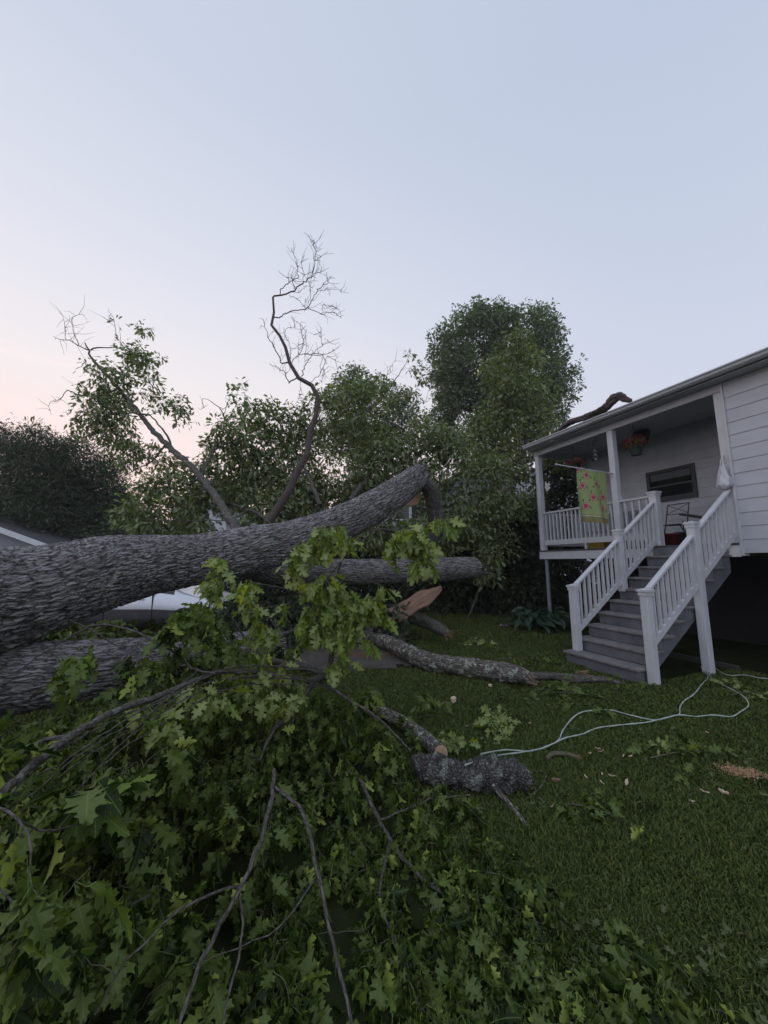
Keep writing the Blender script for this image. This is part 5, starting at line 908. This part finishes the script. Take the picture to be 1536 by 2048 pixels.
for i, (fx, fy) in enumerate([(.55, .12), (.66, .34), (.30, .28), (.42, .56), (.10, .52), (.60, .74), (.14, .76), (.78, .02)]):
    dx, dy = uc-fx, vc-fy; rr_ = np.hypot(dx*1.15, dy); an = np.arctan2(dy, dx); R_ = .092*(.72+.28*np.cos(6*an)); mi[rr_ < R_] = 1; mi[(rr_ < .064) & (rr_ > .042) & (np.cos(6*an) > .45)] = 3
    for dx0, dy0, an0 in ((.10, .06, .6), (-.10, .03, 2.2), (.05, -.11, 1.2)):
        x_, y_ = dx-dx0, dy-dy0; xr = x_*math.cos(an0)+y_*math.sin(an0); yr = -x_*math.sin(an0)+y_*math.cos(an0); mi[((xr/.032)**2+(yr/.012)**2 < 1) & (mi == 0)] = 2
bd = FH*.86; mi[vc > bd] = 5; mi[(vc > bd) & (vc < bd+.012)] = 2; mi[(vc > bd+.012) & (vc < bd+.03+.006*np.sin(uc*80))] = 3
mi[(vc > bd+.09) & (vc < bd+.125) & (np.mod(uc, .1) < .055)] = 4
F_ = []; i, j = np.meshgrid(np.arange(nu-1), np.arange(nv_-1)); q = (j*nu+i).ravel(); mb = MB()
for e in (0, 1): mb.add(Pf+e*.002*np.array([*hu, 0]), np.stack([q, q+1, q+nu+1, q+nu], -1)[:, ::(1 if e else -1)], mi=mi.ravel())
fm = [M('flag_green', (.30, .37, .15), .8, var=.08), M('flag_magenta', (.42, .04, .12), .8, var=.1), M('flag_dark_green', (.04, .08, .03), .8), M('flag_cream', (.55, .45, .35), .8), M('flag_orange', (.40, .14, .06), .8), M('flag_olive', (.19, .21, .09), .8)]
mb.build('cloth', fm, t, smooth=True)
# plastic bag on the right post
a_, z_ = on_b(1449, 952, .10); c = H(a_, .13, z_); g = np.random.default_rng(8); mb = MB(); k_, n_ = 40, 26; ph = np.arange(k_)/k_*2*math.pi; V = []
for i in range(n_):
    u = i/(n_-1); rad = .025+.085*u**.9 if u < .86 else .098*(1-(u-.86)/.14*.55); rad_ = rad*(1+.22*np.sin(ph*5+u*2)*(1-.5*u)+.12*np.sin(ph*11+u*7)+.10*(vnoise(np.cos(ph)*3+u*8+9, np.sin(ph)*3+9, 4)-.5)*2)
    V.append(np.stack([c[0]+rad_*np.cos(ph)*hu[0]+.75*rad_*np.sin(ph)*hv[0], c[1]+rad_*np.cos(ph)*hu[1]+.75*rad_*np.sin(ph)*hv[1], np.full(k_, c[2]+.17-.38*u)+.012*np.sin(ph*3+u*5)], -1))
i = np.arange(n_-1)[:, None]*k_; j = np.arange(k_)[None]; j2 = (j+1) % k_; mb.add(np.array(V), np.stack([i+j, i+j2, i+k_+j2, i+k_+j], -1).reshape(-1, 4)); e = np.array(V)[-1]; mb.add(np.vstack([e, e.mean(0)-[0, 0, .01]]), np.array([(q, (q+1) % k_, k_) for q in range(k_)]))
tb_ = thing('plastic_bag', c, 'full white plastic bag hanging on the post where the siding begins', 'plastic bag'); m_bag = M('bag_plastic', (.5, .5, .53), .35, var=.1, bump=.6, bscale=25); mb.build('bag_body', m_bag, tb_, smooth=True)
mb = MB(); tp_ = H(a_, .065, z_+.34)
for s in (-1, 1): mb.tube([c+[0, 0, .16]+np.array([*hu, 0])*s*.02, c+[0, 0, .25]+np.array([*hu, 0])*s*.012, tp_], .009, k=6)
mb.build('handles', m_bag, tb_, smooth=True)
# small white windmill ornament on the corner post
a_, z_ = on_b(1093, 975, -.05); c = H(a_, -.03, z_); t = thing('ornament', c, 'small white bird shaped ornament on the inner side of the corner post', 'ornament'); mb = MB(); mb.tube([c+[0, 0, .14], c+[.02, 0, .05], c+[.03, 0, -.04], c+[.02, 0, -.12]], [.012, .04, .05, .01], k=14, step=.01); mb.build('ornament_body', m_white, t, smooth=True)
mb = MB()
for s, zz in ((1, .04), (1, -.05)):
    q = [c+[.02, 0, zz], c+np.array([*(-hu), 0])*.10*s+[0, 0, zz+.07], c+np.array([*(-hu), 0])*.15*s+[0, 0, zz+.01], c+np.array([*(-hu), 0])*.07*s+[0, 0, zz-.04]]; mb.add([x+np.array([*hv, 0])*.004 for x in q]+[x-np.array([*hv, 0])*.004 for x in q], np.array([(0, 1, 2, 3), (7, 6, 5, 4), (0, 4, 5, 1), (1, 5, 6, 2), (2, 6, 7, 3), (3, 7, 4, 0)]))
mb.build('wing', m_white, t)
# folding chair
b_ = -.95; a_, _ = on_b(1352, 1060, b_); ch = thing('folding_chair', H(a_, b_, D), 'rusty folding metal chair with crossed wires in its back on the porch', 'chair'); m_rust = M('rusty_metal', (.06, .04, .038), .6, metal=.3, var=.3)
T = lambda da, db, dz: H(a_+da, b_+db, D+dz)
for s in (-.2, .2):
    mb = MB(); mb.tube([T(s, .22, 0), T(s, -.02, .42), T(s, -.16, .88)], .011, k=6); mb.build('leg', m_rust, ch); mb = MB(); mb.tube([T(s*.9, -.24, 0), T(s*.9, .2, .44)], .011, k=6); mb.build('leg', m_rust, ch)
mb = MB()
for i in range(7): mb.bar(T(-.2, -.17+i*.06, .435), T(.2, -.17+i*.06, .435), .035, .01)
mb.build('seat', m_rust, ch); mb = MB(); mb.tube([T(-.2, -.16, .87), T(.2, -.16, .87)], .010, k=6); mb.tube([T(-.2, -.09, .66), T(.2, -.09, .66)], .008, k=6); mb.tube([T(-.2, -.16, .86), T(.2, -.10, .67)], .006, k=5); mb.tube([T(.2, -.155, .86), T(-.2, -.10, .67)], .006, k=5); mb.tube([T(-.2, .02, .12), T(.2, .02, .12)], .006, k=5); mb.build('backrest', m_rust, ch)
def pot(px, b, r, h, label, mat, z0=0.):
    a_, _ = on_b(px, 1050, b); c = H(a_, b, D+z0); t = thing('plant_pot', c, label, 'pot'); lathe([(.01, 0), (r*.75, 0), (r, h*.9), (r*1.08, h*.9), (r*1.08, h), (r*.92, h), (r*.85, h*.75), (.01, h*.75)], c).build('pot_body', mat, t, smooth=True); lathe([(.01, h*.8), (r*.84, h*.8)], c).build('soil', m_soil, t)
pot(1341, -.45, .15, .24, 'red plant pot on the deck under the folding chair', m_redpot); pot(1370, -.6, .17, .26, 'dark blue tub on the deck right of the red pot', m_bluepot); 
a_, _ = on_b(1398, 1045, -.8); t = thing('side_table', H(a_, -.8, D), 'small dark tilted table top on legs behind the stair railing', 'table'); T2 = lambda da, db, dz: H(a_+da, -.8+db, D+dz); mb = MB(); mb.bar(T2(.22, 0, .62), T2(-.2, 0, .44), .4, .03, up=(hv[0], hv[1], 0.)); 
mb = MB(); v = [T2(s, q, z) for s, z in ((.22, .62), (-.25, .48)) for q in (-.2, .2)]; v2 = [x-[0, 0, .03] for x in v]; mb.add(v+v2, np.array([(0, 1, 3, 2), (4, 6, 7, 5), (0, 4, 5, 1), (2, 3, 7, 6), (0, 2, 6, 4), (1, 5, 7, 3)])); mb.build('table_top', m_black, t)
for s, q in ((.18, -.16), (.18, .16), (-.2, -.16), (-.2, .16)): mb = MB(); mb.tube([T2(s, q, 0), T2(s, q, .48 if s > 0 else .45)], .012, k=6); mb.build('leg', m_black, t)
# tub and bench behind the front railing
a_, _ = on_b(1200, 1090, -.6); mb = MB(); mb.box((a_-.22, -.75, D+.001), (a_+.22, -.45, D+.17), H); o = mb.build('storage_box', M('yellow_box', (.30, .20, .02), .6), loc=H(a_, -.6, D)); md = o.modifiers.new('bevel', 'BEVEL'); md.width = .02; md.segments = 3; tag(o, 'yellow box standing low on the deck behind the front railing', 'box')
bt = thing('porch_bench', H(3.0, -1.25, D), 'dark slatted bench behind the front railing of the porch', 'bench'); mb = MB()
for i in range(4): mb.box((2.35, -1.42+i*.1, D+.43), (3.55, -1.34+i*.1, D+.455), H)
mb.build('seat', m_steel, bt); mb = MB()
for i in range(11): mb.box((2.38+i*.11, -1.46, D+.5), (2.42+i*.11, -1.44, D+.85), H)
mb.box((2.35, -1.47, D+.852), (3.55, -1.43, D+.9), H); mb.build('backrest', m_steel, bt)
for a__ in (2.38, 3.5):
    for b__ in (-1.42, -1.08): mb = MB(); mb.box((a__, b__, D), (a__+.04, b__+.04, D+.428), H); mb.build('leg', m_steel, bt)

# ------------------------------------------------------------------ garage, far houses, parked car
gx, gy = -11.75, 13.6; m_gw = M('garage_wall_paint', (.20, .21, .24), .8, var=.1, scale=2); ga = thing('garage', (gx-3, gy+3, 0), 'low grey garage with a white edged sloping roof at the left edge', 'garage')
ez, rz = 2.42, 3.5; mb = MB(); v = [(x, y, z) for y in (gy, gy+6) for x, z in ((gx-6.4, 0), (gx-.35, 0), (gx-.35, ez-.02), (gx-3.4, rz-.08), (gx-6.4, ez-.02))]
mb.add(v, [np.array([(0, 1, 2, 3, 4), (9, 8, 7, 6, 5)]), np.array([(1, 6, 7, 2), (0, 4, 9, 5)])]); mb.build('wall', m_gw, ga)
mb = MB()
for s in (1, -1):
    x0, x1 = gx-3.4, (gx if s > 0 else gx-6.8); v = [(x, y, z) for y in (gy-.35, gy+6.3) for x, z in ((x0, rz+.0), (x1, ez-.13), (x1, ez-.09), (x0, rz+.05))]; mb.add(v, np.array([(0, 1, 2, 3), (7, 6, 5, 4), (2, 6, 7, 3), (0, 4, 5, 1), (1, 5, 6, 2)]))
mb.build('roof', m_roof, ga); mb = MB()
for s in (1, -1):
    x0, x1 = gx-3.4, (gx if s > 0 else gx-6.8); v = [(x, y, z) for y in (gy-.39, gy-.352) for x, z in ((x0, rz-.17), (x1, ez-.31), (x1, ez-.12), (x0, rz+.02))]; mb.add(v, np.array([(0, 1, 2, 3), (7, 6, 5, 4), (2, 6, 7, 3), (0, 4, 5, 1), (1, 5, 6, 2)]))
mb.build('barge_board', m_white, ga)
mb = MB(); mb.box((gx-1.7, gy-.03, 1.0), (gx-.9, gy-.002, 1.75)); wn = mb.build('window', m_white, ga); mb = MB(); mb.box((gx-1.63, gy-.035, 1.07), (gx-.97, gy-.031, 1.68)); mb.build('glass', m_glass, wn)
def far_house(x, y, w_, dpt, h, rh, label, wallm, rot=0.):
    t = thing('background_house', (x, y, 0), label, 'house', 'houses beyond the trees'); t.rotation_euler.z = rot; o_ = np.array([x, y, 0])
    mb = MB(); v = [o_+[a, b, c] for b in (-dpt/2, dpt/2) for a, c in ((-w_/2, 0), (w_/2, 0), (w_/2, h), (0, h+rh), (-w_/2, h))]; mb.add(v, [np.array([(0, 1, 2, 3, 4), (9, 8, 7, 6, 5)]), np.array([(1, 6, 7, 2), (0, 4, 9, 5)])]); mb.build('wall', wallm, t)
    mb = MB()
    for s in (1, -1):
        k = rh/(w_/2); v = [o_+[a, b, c] for b in (-dpt/2-.3, dpt/2+.3) for a, c in ((0, h+rh+.02), (s*(w_/2+.4), h-.4*k+.02), (s*(w_/2+.4), h-.4*k+.17), (0, h+rh+.17))]; mb.add(v, np.array([(0, 1, 2, 3), (7, 6, 5, 4), (2, 6, 7, 3), (0, 4, 5, 1), (1, 5, 6, 2)]))
    mb.build('roof', M('far_roof_shingle', (.13, .13, .14), .9, var=.2), t)
    for a in (-w_*.28, w_*.18):
        for c in ([1.2, 3.8] if h > 4 else [1.2]):
            if c+1.2 > h: continue
            mb = MB(); mb.box(o_+[a, -dpt/2-.04, c], o_+[a+.9, -dpt/2-.002, c+1.2]); wn = mb.build('window', m_white, t); mb = MB(); mb.box(o_+[a+.08, -dpt/2-.045, c+.08], o_+[a+.82, -dpt/2-.041, c+1.12]); mb.build('glass', m_glass, wn)
m_fw = M('far_white_siding', (.55, .56, .6), .7, var=.05)
p_ = at(412, 1060, 23); far_house(p_[0], p_[1]+2, 2.4, 4, 2.4+p_[2]-1.6, .8, 'small white house glimpsed low behind the leaning leafy limb', m_fw); p_ = at(968, 900, 29); far_house(p_[0], p_[1]+4, 7, 8, 7.2, 2.0, 'tall house with grey gable roof behind the trees right of centre', m_gw)
p_ = at(1080, 960, 24); far_house(p_[0]+1, p_[1]+3, 5, 5, 6.4, 1.6, 'white house glimpsed through leaves left of the porch corner post', m_fw); p_ = at(768, 960, 20); far_house(p_[0], p_[1]+3, 3, 4, 5.4, 1.0, 'white house glimpsed just above the broken end of the thick trunk', m_fw)
# car
m_car = M('silver_car_paint', (.50, .52, .56), .25, metal=.5, var=.03, bump=0); m_rub = M('black_rubber', (.012, .012, .012), .8); m_trimc = M('dark_sill_plastic', (.03, .03, .034), .6); m_lamp = M('lamp_glass', (.35, .35, .36), .1, bump=0)
cx0, cyy = -8.1, 9.45; car = thing('parked_car', (cx0+2.2, cyy, 0), 'silver car parked on the drive behind the thick trunk', 'car')
xs = np.array([0, .06, .25, .7, 1.1, 1.5, 2.0, 2.6, 3.1, 3.5, 3.9, 4.25, 4.42, 4.48]); belt = np.array([.62, .80, .90, .95, .97, .97, .97, .96, .94, .88, .82, .74, .64, .55]); roofz = np.array([.62, .80, .92, 1.12, 1.36, 1.44, 1.46, 1.42, 1.22, .98, .84, .74, .64, .55]); bot = np.array([.45, .32, .27, .24, .24, .24, .24, .24, .24, .24, .25, .30, .38, .45]); hw = np.array([.60, .76, .83, .87, .88, .88, .88, .88, .88, .87, .85, .78, .66, .5])
kk = 25; V = []
xf = np.linspace(0, 4.48, 70)
for x_ in xf:
    b_, r_, bo, h_ = [np.interp(x_, xs, q_) for q_ in (belt, roofz, bot, hw)]; row = []
    pr = [(0, bo), (h_*.85, bo), (h_*.97, bo+.05), (h_*1.0, bo+.18), (h_*1.005, (bo+b_)/2), (h_*.985, b_-.1), (h_*.95, b_), (h_*.95-(r_-b_)*.32, b_+(r_-b_)*.75), (max(.1, h_*.88-(r_-b_)*.5), r_-.01), (0, r_+.015)]
    for y_, z_ in pr: row.append((y_, z_))
    full = [(x_, y_, z_) for y_, z_ in row]+[(x_, -y_, z_) for y_, z_ in row[::-1][1:-1]]; V.append(full)
V = np.array(V)+[cx0, cyy, 0]; n1, n2 = V.shape[:2]; i = np.arange(n1-1)[:, None]*n2; j = np.arange(n2)[None]; j2 = (j+1) % n2; f = np.stack([i+j, i+j2, i+n2+j2, i+n2+j], -1)
ji = np.arange(n2); up_ = np.isin(ji, [6, 7, 10, 11]); xm = (xf[:-1]+xf[1:])/2; glassm = (up_[None, :] & (xm[:, None] > .75) & (xm[:, None] < 3.35) & ~((xm[:, None] > 1.78) & (xm[:, None] < 1.88))); sill = np.isin(ji, [1, 2, 14, 15, 16])[None, :] & (xm[:, None] > .3) & (xm[:, None] < 4.2); seam = ((np.abs(xm[:, None]-1.83) < .02) | (np.abs(xm[:, None]-2.95) < .035)) & np.isin(ji, [3, 4, 5, 12, 13, 14])[None, :]
mi = np.where(glassm, 1, np.where(sill, 2, 0)); mb = MB(); mb.add(V, f.reshape(-1, 4), mi=mi.ravel()); mb.add(V[0], np.arange(n2)[None, ::-1]); mb.add(V[-1], np.arange(n2)[None]); mb.build('body', [m_car, m_glass, m_trimc], car, smooth=True)
for x_ in (.82, 3.65):
    for s in (-1, 1):
        c = np.array([cx0+x_, cyy+s*.80, .31]); mb = MB(); mb.tube([c-[0, .11, 0], c-[0, .09, 0], c+[0, .09, 0], c+[0, .11, 0]], [.29, .315, .315, .29], k=32); wh = mb.build('wheel', m_rub, car, smooth=False); mb = MB(); mb.tube([c+[0, s*.112, 0], c+[0, s*.118, 0]], [.2, .18], k=24); mb.build('rim', m_gutter, wh)
for x_ in (1.86, 2.93):
    mb = MB(); mb.box((cx0+x_-.006, cyy-.895, .30), (cx0+x_+.006, cyy-.84, .93)); mb.build('door_seam', m_rub, car)
for x_ in (1.65, 2.75): mb = MB(); mb.box((cx0+x_-.2+.05, cyy-.915, .80), (cx0+x_-.02, cyy-.885, .825)); mb.build('door_handle', m_car, car)
for s in (-1, 1):
    mb = MB(); mb.box((cx0+4.22, cyy+s*.62-.12, .60), (cx0+4.42, cyy+s*.62+.10, .70)); mb.build('headlight', m_lamp, car); mb = MB(); mb.box((cx0-.005, cyy+s*.58-.12, .62), (cx0+.14, cyy+s*.58+.12, .74)); mb.build('taillight', m_redpot, car)
# ------------------------------------------------------------------ evening haze
mh = bpy.data.materials.new('haze_air'); mh.use_nodes = True; t = mh.node_tree; t.nodes.clear(); o_ = t.nodes.new('ShaderNodeOutputMaterial'); v_ = t.nodes.new('ShaderNodeVolumePrincipled'); v_.inputs['Color'].default_value = (.93, .94, .97, 1); v_.inputs['Density'].default_value = HAZE; v_.inputs['Anisotropy'].default_value = .3
t.links.new(v_.outputs[0], o_.inputs['Volume'])
if HAZE > 0:
    mb = MB(); mb.box((-410, -402, -1.2), (410, 418, 19)); tag(mb.build('haze', mh, loc=(0, 18, 0)), 'thin pale evening haze over the yard and the trees', 'haze', kind='stuff')
for o in bpy.data.objects:
    if '_o' in o: del o['_o']
